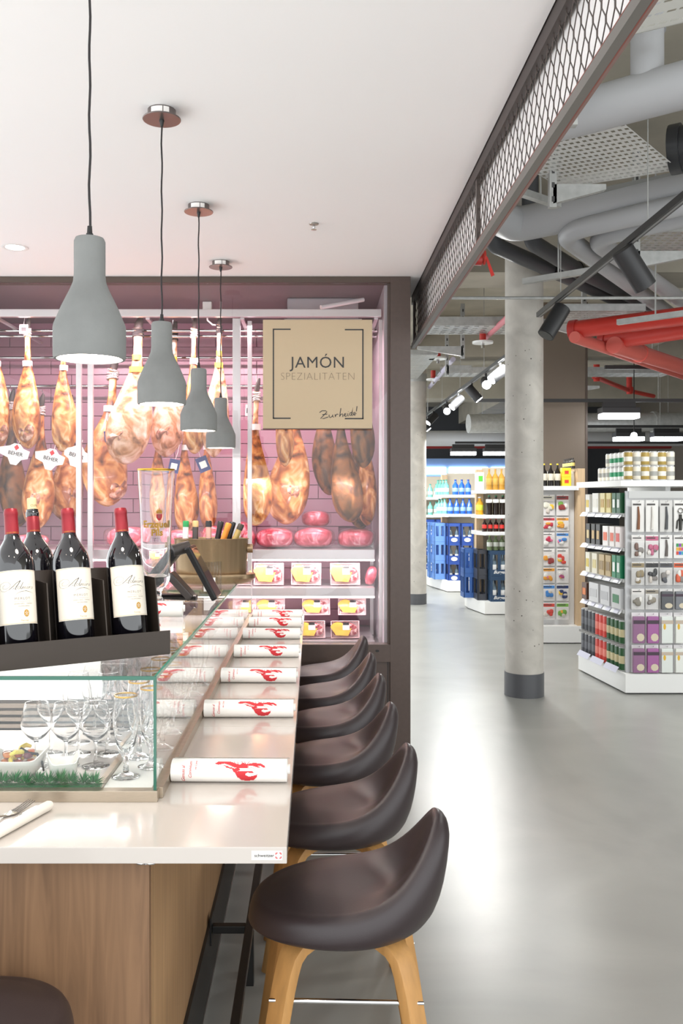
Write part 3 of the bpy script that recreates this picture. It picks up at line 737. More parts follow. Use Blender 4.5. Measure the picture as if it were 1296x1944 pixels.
TL = [(510, 1.0225, 'first packed meat tray from the champagne cooler, middle shelf'), (581, 1.0225, 'second packed meat tray on the middle shelf'), (655, 1.0225, 'third packed meat tray on the middle shelf, beside the wrapped one'),
      (460, .808, 'upper tray of the bottom shelf nearest the counter end'), (514, .808, 'second upper tray of the bottom shelf'), (600, .808, 'third upper tray of the bottom shelf'), (668, .808, 'upper tray of the bottom shelf beside the frame post'),
      (590, .679, 'lower front tray showing just past the counter edge'), (655, .679, 'lower front tray standing beside the frame post'), (520, .679, 'lower front tray behind the napkin rolls'),
      (140, 1.0225, 'meat tray behind the second wine bottle'), (300, 1.0225, 'meat tray seen low through the beer glass'), (365, 1.0225, 'meat tray behind the card terminal')]
for i, (px, z, lb) in enumerate(TL):
    Y = 5.93 if z > 1 else (6.05 if z > 0.8 else 5.88)
    o = tr0 if i == 0 else dup(tr0)
    o.location = ((px - VX) / F * Y, Y, z + (0.077 if z > 1 else 0.06)); o.scale = (1, 1, 1) if z > 1 else (.95, .9, .77); o.rotation_euler = (R(-14), 0, R(random.uniform(-5, 5))); o['label'] = lb
for (px, z) in ((491, .86), (600, .86), (668, .86)):
    pass
o = cut(698, 0, 5.98, 1.0225, .035, .05, .065, 33, 'crinkled film wrapped cut leaning at the end of the middle shelf')
o.rotation_euler = (0, R(18), 0)

# sign
t = thing('jamon_sign', 'square beige sign board reading JAMÓN SPEZIALITÄTEN on the glass', 'sign')
SY = 5.455
sx0, sx1, sz0, sz1 = -0.305, 0.3605, 2.026, 2.688
part('board', MB().box((sx0, SY, sz0), (sx1, SY + 0.012, sz1)), M('sign_beige', 'c2ad8e', 0.55), t, bevel=0.001)
part('edge', MB().box((sx0 - 0.001, SY + 0.004, sz0 - 0.005), (sx1 + 0.001, SY + 0.014, sz0 - 0.0005)), brownd_m, t)
for (x, z) in ((sx0 + 0.05, sz1 - 0.05), (sx1 - 0.05, sz1 - 0.05), (sx0 + 0.05, sz0 + 0.05), (sx1 - 0.05, sz0 + 0.05)):
    part('spacer', MB().tube([(x, SY + 0.0125, z), (x, YW - 0.0002, z)], 0.008, 8), steel_m, t)
cr = lambda p: P(400 + p[0] / 3.24, 520 + p[1] / 3.24, SY)
def onsign(p): q = cr(p); return (q.x, SY - 0.0012, q.z)
mb = MB()
for pts in ([(487, 341), (385, 341), (385, 888), (487, 888)], [(828, 343), (935, 343), (935, 890), (828, 890)]):
    for a, b in zip(pts[:-1], pts[1:]):
        d = Vector((b[0] - a[0], b[1] - a[1])).normalized() * 4
        mb.ribbon([(a[0] - d.x, a[1] - d.y), (b[0] + d.x, b[1] + d.y)], 8, onsign)
part('bracket', mb, M('sign_ink', '3a3a3a', 0.6), t)
mb = MB(); s_ = SY / F / 3.24
text_add(mb, 'JAMÓN', 98 * s_, lambda p: (cr((658, 577))[0] + p.x, SY - 0.0012, cr((658, 577))[2] + p.y), space=1.06, bold=0.0)
part('headline', mb, M('sign_ink', '3a3a3a'), t)
mb = MB()
text_add(mb, 'SPEZIALITÄTEN', 66 * s_, lambda p: (cr((658, 652))[0] + p.x * 0.96, SY - 0.0012, cr((658, 652))[2] + p.y), space=1.06, bold=-0.0018)
part('subline', mb, M('sign_ink_light', '7a6c5a'), t)
mb = MB()
SG = [[(668, 853), (684, 842), (706, 842), (714, 848), (700, 864), (674, 890), (694, 890), (722, 880)], [(685, 866), (716, 862)],
      [(727, 866), (728, 880), (736, 884), (746, 876), (750, 864), (750, 878), (756, 882)], [(764, 864), (766, 880), (768, 870), (776, 862), (784, 864)],
      [(800, 826), (796, 850), (792, 878), (798, 866), (808, 860), (812, 868), (812, 880)], [(818, 870), (830, 866), (830, 858), (822, 860), (820, 872), (828, 878), (836, 872)],
      [(842, 858), (842, 874), (848, 874)], [(845, 846), (846, 848)], [(866, 852), (856, 856), (852, 868), (858, 872), (868, 862), (874, 822), (866, 862), (868, 872), (874, 870)], [(878, 866), (888, 858), (886, 850), (878, 854), (876, 866), (884, 870), (890, 864)],
      [(899, 814), (895, 846)], [(893, 856), (894, 860)]]
for st in SG: mb.ribbon(st, 4.6, onsign)
part('signature', mb, M('sign_ink', '3a3a3a'), t)
# ================================================================ things on the bar
# napkin rolls with a lobster print
LOB = [[(550, 168), (575, 150), (640, 148), (700, 150), (735, 165), (790, 180), (850, 190), (870, 200), (850, 217), (790, 217), (735, 207), (690, 185), (640, 168), (580, 182)],
       [(640, 185), (690, 205), (725, 215), (700, 222), (660, 205)],
       [(780, 182), (810, 160), (850, 174), (880, 165), (920, 160), (980, 168), (1015, 188), (1022, 212), (1005, 208), (975, 190), (945, 188), (985, 208), (960, 210), (920, 195), (880, 187), (840, 192)],
       [(712, 215), (738, 218), (770, 212), (795, 232), (765, 243), (750, 265), (733, 255), (718, 235)],
       [(740, 255), (770, 245), (830, 242), (900, 246), (920, 258), (905, 264), (860, 258), (835, 268), (840, 285), (870, 298), (910, 292), (950, 275), (945, 305), (915, 332), (850, 342), (800, 332), (760, 300)]]
LST = [([(735, 168), (728, 148)], 5), ([(768, 175), (758, 150)], 4), ([(810, 172), (800, 150), (790, 150)], 5), ([(835, 172), (825, 150)], 5), ([(850, 178), (865, 152), (872, 150)], 5), ([(700, 190), (660, 195), (620, 186)], 3), ([(720, 205), (680, 212), (650, 208)], 3), ([(850, 205), (900, 210), (930, 228)], 2.5), ([(850, 210), (880, 222), (900, 235)], 2.5)]
RL, RH, RY, RZ = 0.288, 0.0225, 0.034, 0.0275
def roll_map(p):
    x = (300 + p[0] / 4.98 - VX) * 2.25 / F
    v = (p[1] - 112) / 235.0
    ph = R(20.8) + math.asin(max(-1, min(1, 1 - 1.94 * v)))
    return (x + 0.2085, -(RY + 0.0006) * math.cos(ph), RZ + (RZ + 0.0006) * math.sin(ph))
t0 = thing('napkin_roll', 'x', 'napkin roll', group='printed napkin rolls on the bar counter')
mb = MB(); n = 32
rings = []
for x in (-RL / 2, -RL / 2 + 0.0005, RL / 2 - 0.0005, RL / 2):
    f = 0.97 if abs(x) == RL / 2 else 1.0
    rings.append([(x, RY * f * math.cos(2 * PI * k / n), RZ + RZ * f * math.sin(2 * PI * k / n)) for k in range(n)])
mb.loft(rings, True)
nap_m = M('napkin_white', 'f7f3ee', 0.75, bump=(120, 0.04))
body = part('roll', mb, nap_m, t0, smooth=60)
mb = MB()   # loose outer layer: the edge of the paper standing a little off the roll
mb.add([(x, -(RY + 0.002) * math.cos(R(a)), RZ + (RZ + 0.0022) * math.sin(R(a))) for a in range(104, 129, 6) for x in (-RL / 2 + 0.004, RL / 2 + 0.005)], [(2 * i, 2 * i + 1, 2 * i + 3, 2 * i + 2) for i in range(4)])
part('paper_flap', mb, nap_m, t0, smooth=True)
part('inner_fold', MB().tube([(RL / 2, 0.004, RZ + 0.002), (RL / 2 + 0.007, 0.004, RZ + 0.002)], 0.013, 14, flat=(1.1, 0.9)), nap_m, t0)
mb = MB(); raster(LOB, LST, 6.0, roll_map, mb)
part('lobster_print', mb, red_m, body, recalc=False)
mb = MB()
def vert(cx, cy):   # text that climbs round the roll
    return lambda p: roll_map((cx - p.y * 1, cy - p.x * 1))
for (tx, cx, cy, sz) in (('Genuss al', 272, 352, 44), ('Convivium', 336, 318, 42), ('vie Cons', 382, 235, 28)):
    text_add(mb, tx, sz, vert(cx, cy), shear=0.35, align='LEFT', space=0.92)
part('script_print', mb, red_m, body, recalc=False)
kn = thing('knife', 'x', 'knife', group='knives tucked behind the napkin rolls')
part('handle', MB().tube([(0, 0, 0.008), (0.02, -0.012, 0.010), (0.05, -0.024, 0.011)], [0.006, 0.008, 0.007], 10, flat=(1, 0.5)), M('knife_dark', '5b4f48', 0.3, 0.6), kn, smooth=True)
NR = [(2.245, 'napkin roll with red lobster nearest the counter corner'), (2.905, 'second lobster napkin roll from the counter corner'), (3.45, 'third lobster napkin roll from the counter corner'), (4.0, 'fourth lobster napkin roll from the counter corner'), (4.52, 'fifth lobster napkin roll from the counter corner'), (4.93, 'sixth lobster napkin roll, next to last on the counter'), (5.26, 'last lobster napkin roll, lying against the ham cabinet')]
for i, (y, lb) in enumerate(NR):
    o = t0 if i == 0 else dup(t0)
    o.location = (-0.2085 + 0.001 * (i % 2), y, CT + 0.0003); o['label'] = lb; o.rotation_euler = (0, 0, R((-1, 0.5, -0.6, 1, 0, -1, 1)[i]))
    if i < 4:
        q = kn if i == 0 else dup(kn)
        q.location = (-0.345, y + 0.062, CT + 0.0005)
        q['label'] = ['dark cutlery tip behind the nearest napkin roll', 'dark cutlery tip behind the second napkin roll', 'dark cutlery tip behind the third napkin roll', 'dark cutlery tip behind the fourth napkin roll'][i]
o = dup(t0, (-0.60, 3.13, GZ + 0.0098), (0, 0, R(4)), 'lobster napkin roll lying on the glass shelf before the beer glass')

# place setting in front: fork, knife and plain rolled napkin
t = thing('napkin_roll', 'plain white rolled napkin beside the fork and knife', 'napkin roll', (-0.598, 2.04, CT))
p0, p1 = Vector((0, 0.0, 0.0115)), Vector((-0.062, -0.185, 0.0115))
part('roll', MB().tube([p0, p0.lerp(p1, 0.04), p0.lerp(p1, 0.96), p1], [0.0085, 0.0112, 0.0112, 0.0105], 18), M('napkin_cream', 'f1e8dc', 0.8), t, smooth=60)
sil = M('cutlery', 'a8a19c', 0.16, 1.0)
t = thing('table_knife', 'silver table knife leaning against the plain napkin', 'knife', (-0.634, 1.985, CT))
d = Vector((-0.062, -0.185, 0)).normalized(); s_ = Vector((-d.y, d.x, 0))
def flatpath(pts, th=0.0016):
    rings = []
    for (u, w0, w1, z) in pts:
        c = d * u; rings.append([c + s_ * w0 + Vector((0, 0, z)), c + s_ * w1 + Vector((0, 0, z)), c + s_ * w1 + Vector((0, 0, z + th)), c + s_ * w0 + Vector((0, 0, z + th))])
    return MB().loft(rings, True)
part('blade', flatpath([(-0.055, 0.001, 0.003, 0.012), (-0.045, -0.007, 0.004, 0.012), (-0.02, -0.010, 0.005, 0.011), (0.012, -0.0095, 0.005, 0.010), (0.02, -0.005, 0.005, 0.009)]), sil, t)
part('bolster', MB().tube([d * 0.018 + Vector((0, 0, 0.0105)), d * 0.03 + Vector((0, 0, 0.0095))], [0.0065, 0.0055], 12), sil, t, smooth=True)
part('handle', MB().tube([d * 0.03 + Vector((0, 0, 0.009)), d * 0.07 + Vector((0, 0, 0.008)), d * 0.115 + Vector((0, 0, 0.008))], [0.005, 0.0062, 0.0078], 12, flat=(1, 0.7)), sil, t, smooth=True)
t = thing('fork', 'silver fork lying at the front edge of the glass guard', 'fork', (-0.672, 2.015, CT + 0.001))
d = Vector((-0.10, -0.18, 0)).normalized(); s_ = Vector((-d.y, d.x, 0))
for k in range(4):
    o_ = (k - 1.5) * 0.0068
    part('tine', flatpath([(-0.052, o_ - 0.0008, o_ + 0.0008, 0.013), (-0.03, o_ - 0.0014, o_ + 0.0014, 0.007), (-0.004, o_ - 0.0022, o_ + 0.0022, 0.002), (0.0, o_ - 0.0026, o_ + 0.0026, 0.0015)]), sil, t)
part('neck', flatpath([(0.0, -0.0125, 0.0125, 0.0015), (0.012, -0.0125, 0.0125, 0.001), (0.024, -0.007, 0.007, 0.001), (0.034, -0.0035, 0.0035, 0.002)], 0.002), sil, t)
part('handle', flatpath([(0.034, -0.0035, 0.0035, 0.002), (0.06, -0.003, 0.003, 0.008), (0.10, -0.0045, 0.0045, 0.007), (0.13, -0.007, 0.007, 0.001)], 0.003), sil, t)

# ---------------------------------------------------------------- wine rack with bottles
A = R(33)
n_ = Vector((math.sin(A), -math.cos(A), 0)); u_ = Vector((-math.cos(A), -math.sin(A), 0))
rk_m = M('rack_brown', '3b332d', 0.42, 0.35)
rk = thing('wine_rack', 'dark bronze tilted wine rack standing on the glass guard', 'rack', (-0.38, 2.385, GZ + 0.0096))
RM = Matrix(((u_.x, -n_.x, 0), (u_.y, -n_.y, 0), (0, 0, 1)))   # local x along the rack, y to its back
def rkpart(name, mb, mats, **k):
    mb.v = [tuple(RM @ Vector(p)) for p in mb.v]
    return part(name, mb, mats, rk, **k)
LW = 0.62
rkpart('lip', MB().box((0, 0, 0.003), (LW, 0.003, 0.064)), rk_m)
rkpart('tray', MB().box((0, 0.0035, 0.0), (LW, 0.246, 0.0045)), rk_m)
lean = R(12)
def leanbox(x0, x1, y0, y1, z0, z1):
    mb = MB().box((x0, y0, z0), (x1, y1, z1))
    mb.v = [(x, y + math.tan(lean) * z, z) for (x, y, z) in mb.v]
    return mb
rkpart('back_plate', leanbox(0.012, LW, 0.122, 0.126, 0.005, 0.225), rk_m)
for x in (0.012, 0.158, 0.306, 0.454):
    rkpart('divider', leanbox(x, x + 0.003, 0.028, 0.1215, 0.005, 0.20), rk_m)
rkpart('rear_lip', MB().box((0, 0.2465, 0.0), (LW, 0.2495, 0.06)), rk_m)
# bottle, axis z, label faces local -y
BRr, BH = 0.0485, 0.378
wine_m = M('wine_glass_dark', '0b0a10', 0.06, coat=1.0, spec=0.7)
cap_m = M('capsule_red', '8a1a26', 0.4, 0.25)
lab_m = M('wine_label', 'dbd3c6', 0.75); labe_m = M('label_border', 'b89a5c', 0.6)
gold_m = M('gold_print', 'b98d3f', 0.4, 0.4)
def bottle_base(t):
    prof = [(0, 0.004), (0.03, 0.0), (BRr - 0.003, 0.001), (BRr, 0.006), (BRr, 0.228), (BRr * 0.985, 0.243), (BRr * 0.90, 0.259), (BRr * 0.74, 0.275), (BRr * 0.56, 0.289), (BRr * 0.42, 0.301), (0.0175, 0.314), (0.0165, 0.33), (0.0158, BH - 0.002), (0, BH - 0.002)]
    return part('bottle_body', MB().lathe(prof, 40), wine_m, t, smooth=50)
def wrap(zc, off=0.0):
    r = BRr + 0.0006 + off
    return lambda p: (r * math.sin(p.x / r), -r * math.cos(p.x / r), zc + p.y)
wb = thing('wine_bottle', 'x', 'bottle', group='merlot bottles in the wine rack')
bb = bottle_base(wb)
part('capsule', MB().lathe([(0.0178, 0.309), (0.0175, 0.332), (0.0168, 0.362), (0.0176, 0.363), (0.0176, 0.373), (0.016, 0.379), (0, 0.379)], 28), cap_m, wb, smooth=40)
mb = MB(); r = 0.0181
text_add(mb, 'GRAN CREU DEL', 0.0048, lambda p: (r * math.sin(p.x / r), -r * math.cos(p.x / r), 0.3145 + p.y), space=1.1)
part('capsule_text', mb, gold_m, wb)
mb = MB(); wrp = wrap(0.0); LA = 0.062
mb.add([wrp(Vector((-LA + 2 * LA * k / 24, z))) for k in range(25) for z in (0.082, 0.216)], [(2 * k, 2 * k + 2, 2 * k + 3, 2 * k + 1) for k in range(24)])
lb = part('label', mb, lab_m, wb, smooth=True)
mb = MB(); wr2 = wrap(0.0, 0.0003)
mb.ribbon([(-LA + 0.002 + (2 * LA - 0.004) * k / 24, 0.2138) for k in range(25)], 0.0007, wr2); mb.ribbon([(-LA + 0.002 + (2 * LA - 0.004) * k / 24, 0.0842) for k in range(25)], 0.0007, wr2)
for sx in (-1, 1): mb.ribbon([(sx * (LA - 0.002), 0.0842), (sx * (LA - 0.002), 0.2138)], 0.0007, wr2)
part('label_border', mb, labe_m, lb)
# calligraphic brand script, drawn in the pixel frame of a close-up: 380 px of label width = 0.094 m
def cs(p): return wr2(Vector(((p[0] - 420) * 0.000262 - 0.004, 0.205 - (p[1] - 100) * 0.000225)))
mb = MB()
SC = [([(330, 262), (285, 282), (248, 270), (232, 235), (245, 195), (285, 176), (325, 182), (345, 205), (338, 232), (305, 252), (270, 246), (268, 222), (290, 208)], 2.2),
      ([(330, 262), (362, 235), (400, 195), (438, 170)], 5), ([(438, 170), (418, 205), (396, 240), (384, 262), (396, 268)], 6), ([(372, 232), (410, 226)], 2.2), ([(364, 262), (376, 246)], 3),
      ([(430, 235), (412, 240), (404, 258), (418, 264), (434, 246), (462, 190)], 3), ([(462, 190), (436, 246), (436, 264), (448, 258)], 4.5),
      ([(458, 238), (448, 264)], 4.5), ([(450, 256), (472, 236), (466, 264)], 3.5), ([(468, 256), (490, 236), (482, 262), (494, 258)], 3.5),
      ([(508, 238), (498, 262), (508, 260)], 4), ([(512, 214), (515, 212)], 5), ([(526, 214), (529, 212)], 5), ([(528, 238), (516, 264)], 4), ([(520, 256), (538, 238), (546, 242)], 3),
      ([(566, 240), (550, 250), (552, 264), (568, 258), (576, 242), (566, 240)], 3.2),
      ([(386, 326), (410, 304), (445, 290), (490, 286), (530, 296), (570, 312)], [1, 2.5, 4, 5, 3.5, 1])]
for (pts, wd) in SC: mb.ribbon(pts, wd, cs)
part('brand_script', mb, ink_m, lb, recalc=False)
mb = MB(); text_add(mb, 'MERLOT', 0.0085, lambda p: wr2(Vector((p.x + 0.004, 0.142 + p.y))), space=1.35)
for (s1, z) in (('GRAN ORO · TAPIDO', 0.1305), ('VALENCIANO', 0.1245)): text_add(mb, s1, 0.0042, lambda p: wr2(Vector((p.x + 0.006, z + p.y))), space=1.2)
mb.ribbon([(-0.018 + 0.044 * k / 8, 0.1375) for k in range(9)], 0.0004, wr2)
part('grape_text', mb, M('label_grey', '77706a', 0.7), lb, recalc=False)
mb = MB()
mb.add([wr2(Vector((0.012 + 0.0068 * math.cos(2 * PI * k / 20), 0.108 + 0.009 * math.sin(2 * PI * k / 20)))) for k in range(20)], [tuple(range(20))])
text_add(mb, 'Torres', 0.006, lambda p: wr2(Vector((p.x + 0.006, 0.0885 + p.y))), shear=0.2, space=1.2)
part('gold_crest', mb, gold_m, lb, recalc=False)
mb = MB()
wr3 = wrap(0.0, 0.0006)
for k in range(5):
    a = 2 * PI * k / 5 + 0.3
    mb.ribbon([(0.012 + 0.001 * math.cos(a), 0.108 + 0.0012 * math.sin(a)), (0.012 + 0.0048 * math.cos(a), 0.108 + 0.006 * math.sin(a))], 0.0012, wr3)
part('crest_relief', mb, lab_m, lb, recalc=False)
org = Vector(rk.location)
def put_bottle(o, s, back, spin):
    base = org + RM @ Vector((s, back, 0.006 + BRr * math.sin(lean)))
    ax = (RM @ Vector((0, math.sin(lean), math.cos(lean)))).normalized()
    yv = (RM @ Vector((0, math.cos(lean), -math.sin(lean)))).normalized(); xv = yv.cross(ax)
    m4 = Matrix((xv, yv, ax)).transposed().to_4x4() @ Matrix.Rotation(spin, 4, 'Z')
    o.matrix_world = Matrix.Translation(base) @ m4
for i, (s, lb_, sp_) in enumerate(((0.086, 'merlot bottle with red capsule at the free end of the rack', 0.0), (0.233, 'merlot bottle with red capsule in the middle of the rack', 0.04), (0.380, 'merlot bottle with red capsule cut off by the picture edge', 0.02), (0.530, 'hidden merlot bottle at the far end of the rack', 0.0))):
    if i == 3: continue
    o = wb if i == 0 else dup(wb)
    put_bottle(o, s, 0.0615, sp_); o['label'] = lb_
ob = thing('wine_bottle', 'opened wine bottle with cork standing behind the rack', 'bottle')
bottle_base(ob)
part('capsule', MB().lathe([(0.0178, 0.309), (0.0175, 0.332), (0.0170, 0.354), (0.0165, 0.356)], 28), cap_m, ob, smooth=40)
part('glass_lip', MB().lathe([(0.0163, 0.356), (0.0175, 0.358), (0.0178, 0.368), (0.0165, 0.371), (0.010, 0.371)], 24), wine_m, ob, smooth=True)
ck = part('cork', MB().lathe([(0.010, 0.35), (0.0125, 0.372), (0.013, 0.405), (0.012, 0.408), (0, 0.408)], 20), M('cork', 'd8bf94', 0.85, noise=(60, 0.15)), ob, smooth=50)
mb = MB(); r = 0.0132; text_add(mb, 'CUNE', 0.009, lambda p: (r * math.sin(p.x / r), -r * math.cos(p.x / r), 0.383 + p.y)); part('cork_stamp', mb, M('cork_ink', '6b5535', 0.8), ck)
mb = MB(); r = 0.0181; text_add(mb, 'GRAN CREU DEL', 0.0048, lambda p: (r * math.sin(p.x / r), -r * math.cos(p.x / r), 0.3145 + p.y), space=1.1); part('capsule_text', mb, gold_m, ob)
ob.location = (-0.735, 2.43, GZ + 0.0145)
put_bottle(ob, 0.292, 0.180, 0.3)

# ---------------------------------------------------------------- giant beer glass
t = thing('beer_glass', 'tall gold-rimmed pilsner glass with crest on the glass shelf', 'glass', (-0.605, 3.45, GZ + 0.0098))
out = [(0, 0.0), (0.062, 0.0), (0.064, 0.004), (0.05, 0.012), (0.028, 0.026), (0.021, 0.04), (0.0225, 0.056), (0.030, 0.068), (0.046, 0.082), (0.0535, 0.10), (0.055, 0.13), (0.0575, 0.25), (0.0625, 0.38), (0.0685, 0.47), (0.0715, 0.527)]
inn = [(0.0695, 0.527), (0.0665, 0.47), (0.0605, 0.38), (0.0553, 0.25), (0.052, 0.14), (0.046, 0.115), (0, 0.108)]
bg_ = part('glass_body', MB().lathe(out + inn, 56), drink_m, t, smooth=50)
part('gold_rim', MB().lathe([(0.0712, 0.522), (0.0719, 0.523), (0.0722, 0.5285), (0.0692, 0.5285), (0.0696, 0.523)], 56), M('rim_gold', 'c79a3a', 0.25, 0.9), t, smooth=True)
def bgw(p):
    z = 0.305 + p.y; r = 0.0575 + 0.005 * (z - 0.25) / 0.13 + 0.0006; a = p.x / r + R(14)
    return (r * math.sin(a), -r * math.cos(a), z)
mb = MB(); text_add(mb, 'Erzquell', 0.036, bgw, bold=0.0012, align='CENTER'); text_add(mb, 'Pils', 0.034, lambda p: bgw(Vector((p.x, p.y - 0.031))), bold=0.0012)
part('gold_lettering', mb, M('gold_letter', '8f6d1f', 0.35, 0.5), bg_, recalc=False)
mb = MB(); bgs = lambda p: bgw(Vector((p[0] + 0.008, p[1] + 0.033)))
mb.prism([(-0.011, 0.018), (0.011, 0.018), (0.011, 0.005), (0.006, -0.004), (0, -0.008), (-0.006, -0.004), (-0.011, 0.005)], bgs, bgs, 0)
part('crest_shield', mb, M('crest_red', 'b5262d', 0.4), bg_, recalc=False)
mb = MB(); bgs2 = lambda p: bgw(Vector((p[0] + 0.008, p[1] + 0.052)))
mb.prism([(-0.011, 0.0), (0.011, 0.0), (0.012, 0.014), (0.008, 0.010), (0.006, 0.02), (0.003, 0.012), (0, 0.024), (-0.003, 0.012), (-0.006, 0.02), (-0.008, 0.010), (-0.012, 0.014)], bgs2, bgs2, 0)
part('crest_crown', mb, gold_m, bg_, recalc=False)

# ---------------------------------------------------------------- card terminal
t = thing('payment_terminal', 'black payment display on a folding stand on the glass shelf', 'terminal', (-0.47, 3.62, GZ + 0.0098))
pl_m = M('plastic_black', '171516', 0.35, spec=0.3); pl_s = M('plastic_side', '3d3735', 0.4, 0.2)
def slab(name, a, b, hw, th, m_, bevel=0.006):
    a = Vector(a); b = Vector(b); d = (b - a).normalized(); y = Vector((0, 1, 0)); nn = d.cross(y).normalized() * th / 2; y = y * hw
    vs = []
    for c in (a, b): vs += [c - y - nn, c + y - nn, c + y + nn, c - y + nn]
    return part(name, MB().add(vs, [(0, 3, 2, 1), (4, 5, 6, 7), (0, 1, 5, 4), (1, 2, 6, 5), (2, 3, 7, 6), (3, 0, 4, 7)]), m_, t, bevel=bevel)
o = slab('screen_housing', (-0.03, 0, 0.222), (0.082, 0, 0.012), 0.085, 0.026, pl_m, 0.008)
slab('screen', (-0.012, 0, 0.214), (0.090, 0, 0.020), 0.072, 0.003, M('screen_glass', '3a2b30', 0.05, coat=1.0), 0.001)
part('hinge', MB().tube([(-0.09, -0.05, 0.205), (-0.028, -0.02, 0.222)], 0.024, 16), pl_s, t, smooth=True)
slab('stand_arm', (-0.075, 0, 0.21), (-0.23, 0, 0.02), 0.05, 0.04, pl_m, 0.014)
slab('stand_leg', (-0.11, 0.01, 0.11), (-0.02, 0.01, 0.012), 0.05, 0.03, pl_s, 0.006)
part('foot', MB().tube([(-0.16, 0, 0.02), (0.0, 0.0, 0.014)], 0.014, 10, flat=(2.6, 0.9)), pl_m, t, smooth=True)
# acrylic leaflet holder
t = thing('leaflet_holder', 'clear ribbed acrylic holder beside the payment display', 'holder', (-0.455, 3.93, GZ + 0.0098))
ac = GLASS('acrylic', (0.86, 0.86, 0.86), 1.5)
part('base', MB().box((-0.04, -0.04, 0), (0.06, 0.06, 0.01)), ac, t)
for k in range(7):
    part('rib', MB().box((-0.028 + k * 0.0115, -0.03 + k * 0.01, 0.0102), (-0.0195 + k * 0.0115, 0.03 + k * 0.004, 0.135)), ac, t)
part('card', MB().box((-0.02, -0.036, 0.0102), (0.03, -0.0345, 0.07)), paper_m, t)
# champagne cooler
t = thing('champagne_cooler', 'oval brass coloured wine cooler full of bottle necks at the counter end', 'wine cooler', (-0.495, 4.36, GZ + 0.0098))
br = M('cooler_brass', '9b8468', 0.3, 0.8, noise=(70, 0.1), stretch=(1, 1, 0.02))
part('stand_ring', MB().lathe([(0.0, 0.0), (0.15, 0.0), (0.195, 0.012), (0.215, 0.03), (0.215, 0.05), (0.20, 0.052), (0, 0.052)], 48, sy=0.62), br, t, smooth=40)
part('bucket', MB().lathe([(0, 0.0525), (0.168, 0.0525), (0.172, 0.06), (0.180, 0.216), (0.184, 0.22), (0.178, 0.222), (0.170, 0.21), (0.165, 0.1), (0, 0.1)], 56, sy=0.62), br, t, smooth=40)
part('ring_handle', MB().tube([(0.176, 0, 0.172), (0.202, 0, 0.172)], 0.022, 20), br, t, smooth=50)
part('ring_handle', MB().tube([(-0.176, 0, 0.172), (-0.202, 0, 0.172)], 0.022, 20), br, t, smooth=50)
CL = Vector(t.location)
gl_d = M('bottle_dark', '22201f', 0.15, coat=0.6)
CB = [(-0.115, 0.0, 0.03, 0.205, 'e8e4e0', '1f8a4a', 'bottle neck with green stopper in the cooler'), (-0.06, 0.01, 0.02, 0.235, '4a4240', 'cfa974', 'corked dark bottle neck in the cooler'), (0.02, 0.0, 0.0, 0.245, 'd4a79a', '1d1b1c', 'pink bottle neck with black cap in the cooler'), (0.045, 0.03, 0.25, 0.235, '2a2628', '2a2628', 'black capsule bottle neck leaning in the cooler'), (0.065, -0.02, 0.45, 0.245, 'e08a2c', 'e08a2c', 'orange capsule bottle neck leaning in the cooler'), (0.10, 0.02, 0.35, 0.24, '2b282b', '2b282b', 'dark bottle neck leaning beside the gold one'), (0.12, -0.01, 0.55, 0.235, 'b49a5c', '3a3228', 'gold foil bottle neck leaning over the cooler rim')]
for (x, y, ln, top_, c1, c2, lb_) in CB:
    o = thing('champagne_bottle', lb_, 'bottle', (CL.x + x * 0.85 - 0.03, CL.y + y, CL.z + 0.116)); o.rotation_euler = (0, ln * 0.75, 0)
    part('bottle_glass', MB().lathe([(0, 0.0), (0.020, 0.0), (0.0205, 0.06), (0.018, 0.085), (0.0145, 0.105)], 20), gl_d, o, smooth=True)
    part('neck_foil', MB().lathe([(0.0146, 0.104), (0.0140, 0.15), (0.0145, 0.168), (0, 0.169)], 20), M('foil_' + c1, c1, 0.4), o, smooth=40)
    part('stopper', MB().lathe([(0.0152, 0.16), (0.0155, 0.185), (0.012, 0.19), (0, 0.19)], 20), M('foil_' + c2, c2, 0.4), o, smooth=40)
# ---------------------------------------------------------------- drinking glasses behind the guard
wg = thing('wine_glass', 'x', 'glass', group='wine glasses behind the glass guard')
wo = [(0, 0.0), (0.031, 0.0), (0.033, 0.002), (0.02, 0.005), (0.006, 0.010), (0.0038, 0.03), (0.0036, 0.072), (0.007, 0.081), (0.022, 0.096), (0.034, 0.118), (0.0365, 0.134), (0.035, 0.155), (0.030, 0.183), (0.0265, 0.2)]
wi = [(0.0255, 0.2), (0.029, 0.183), (0.034, 0.155), (0.0355, 0.134), (0.033, 0.118), (0.021, 0.098), (0.004, 0.086), (0, 0.086)]
part('bowl', MB().lathe(wo[6:] + wi, 32), drink_m, wg, smooth=60)
part('stem', MB().lathe(wo[3:7] + [(0, 0.0725)], 16), drink_m, wg, smooth=60)
part('foot', MB().lathe(wo[:4] + [(0, 0.005)], 28), drink_m, wg, smooth=60)
WP = []
for (y, xs) in ((2.30, (-0.710, -0.634, -0.558)), (2.41, (-0.706, -0.630, -0.554)), (2.52, (-0.66, -0.575)), (2.62, (-0.64, -0.56)), (2.86, (-0.66, -0.58)), (2.98, (-0.70, -0.61)), (3.1, (-0.66, -0.57)), (3.24, (-0.62, -0.72))):
    for j, x in enumerate(xs): WP.append((x, y))
rowname = ['first', 'second', 'third', 'fourth', 'fifth', 'sixth', 'seventh', 'eighth']
ys = sorted({y for _, y in WP})
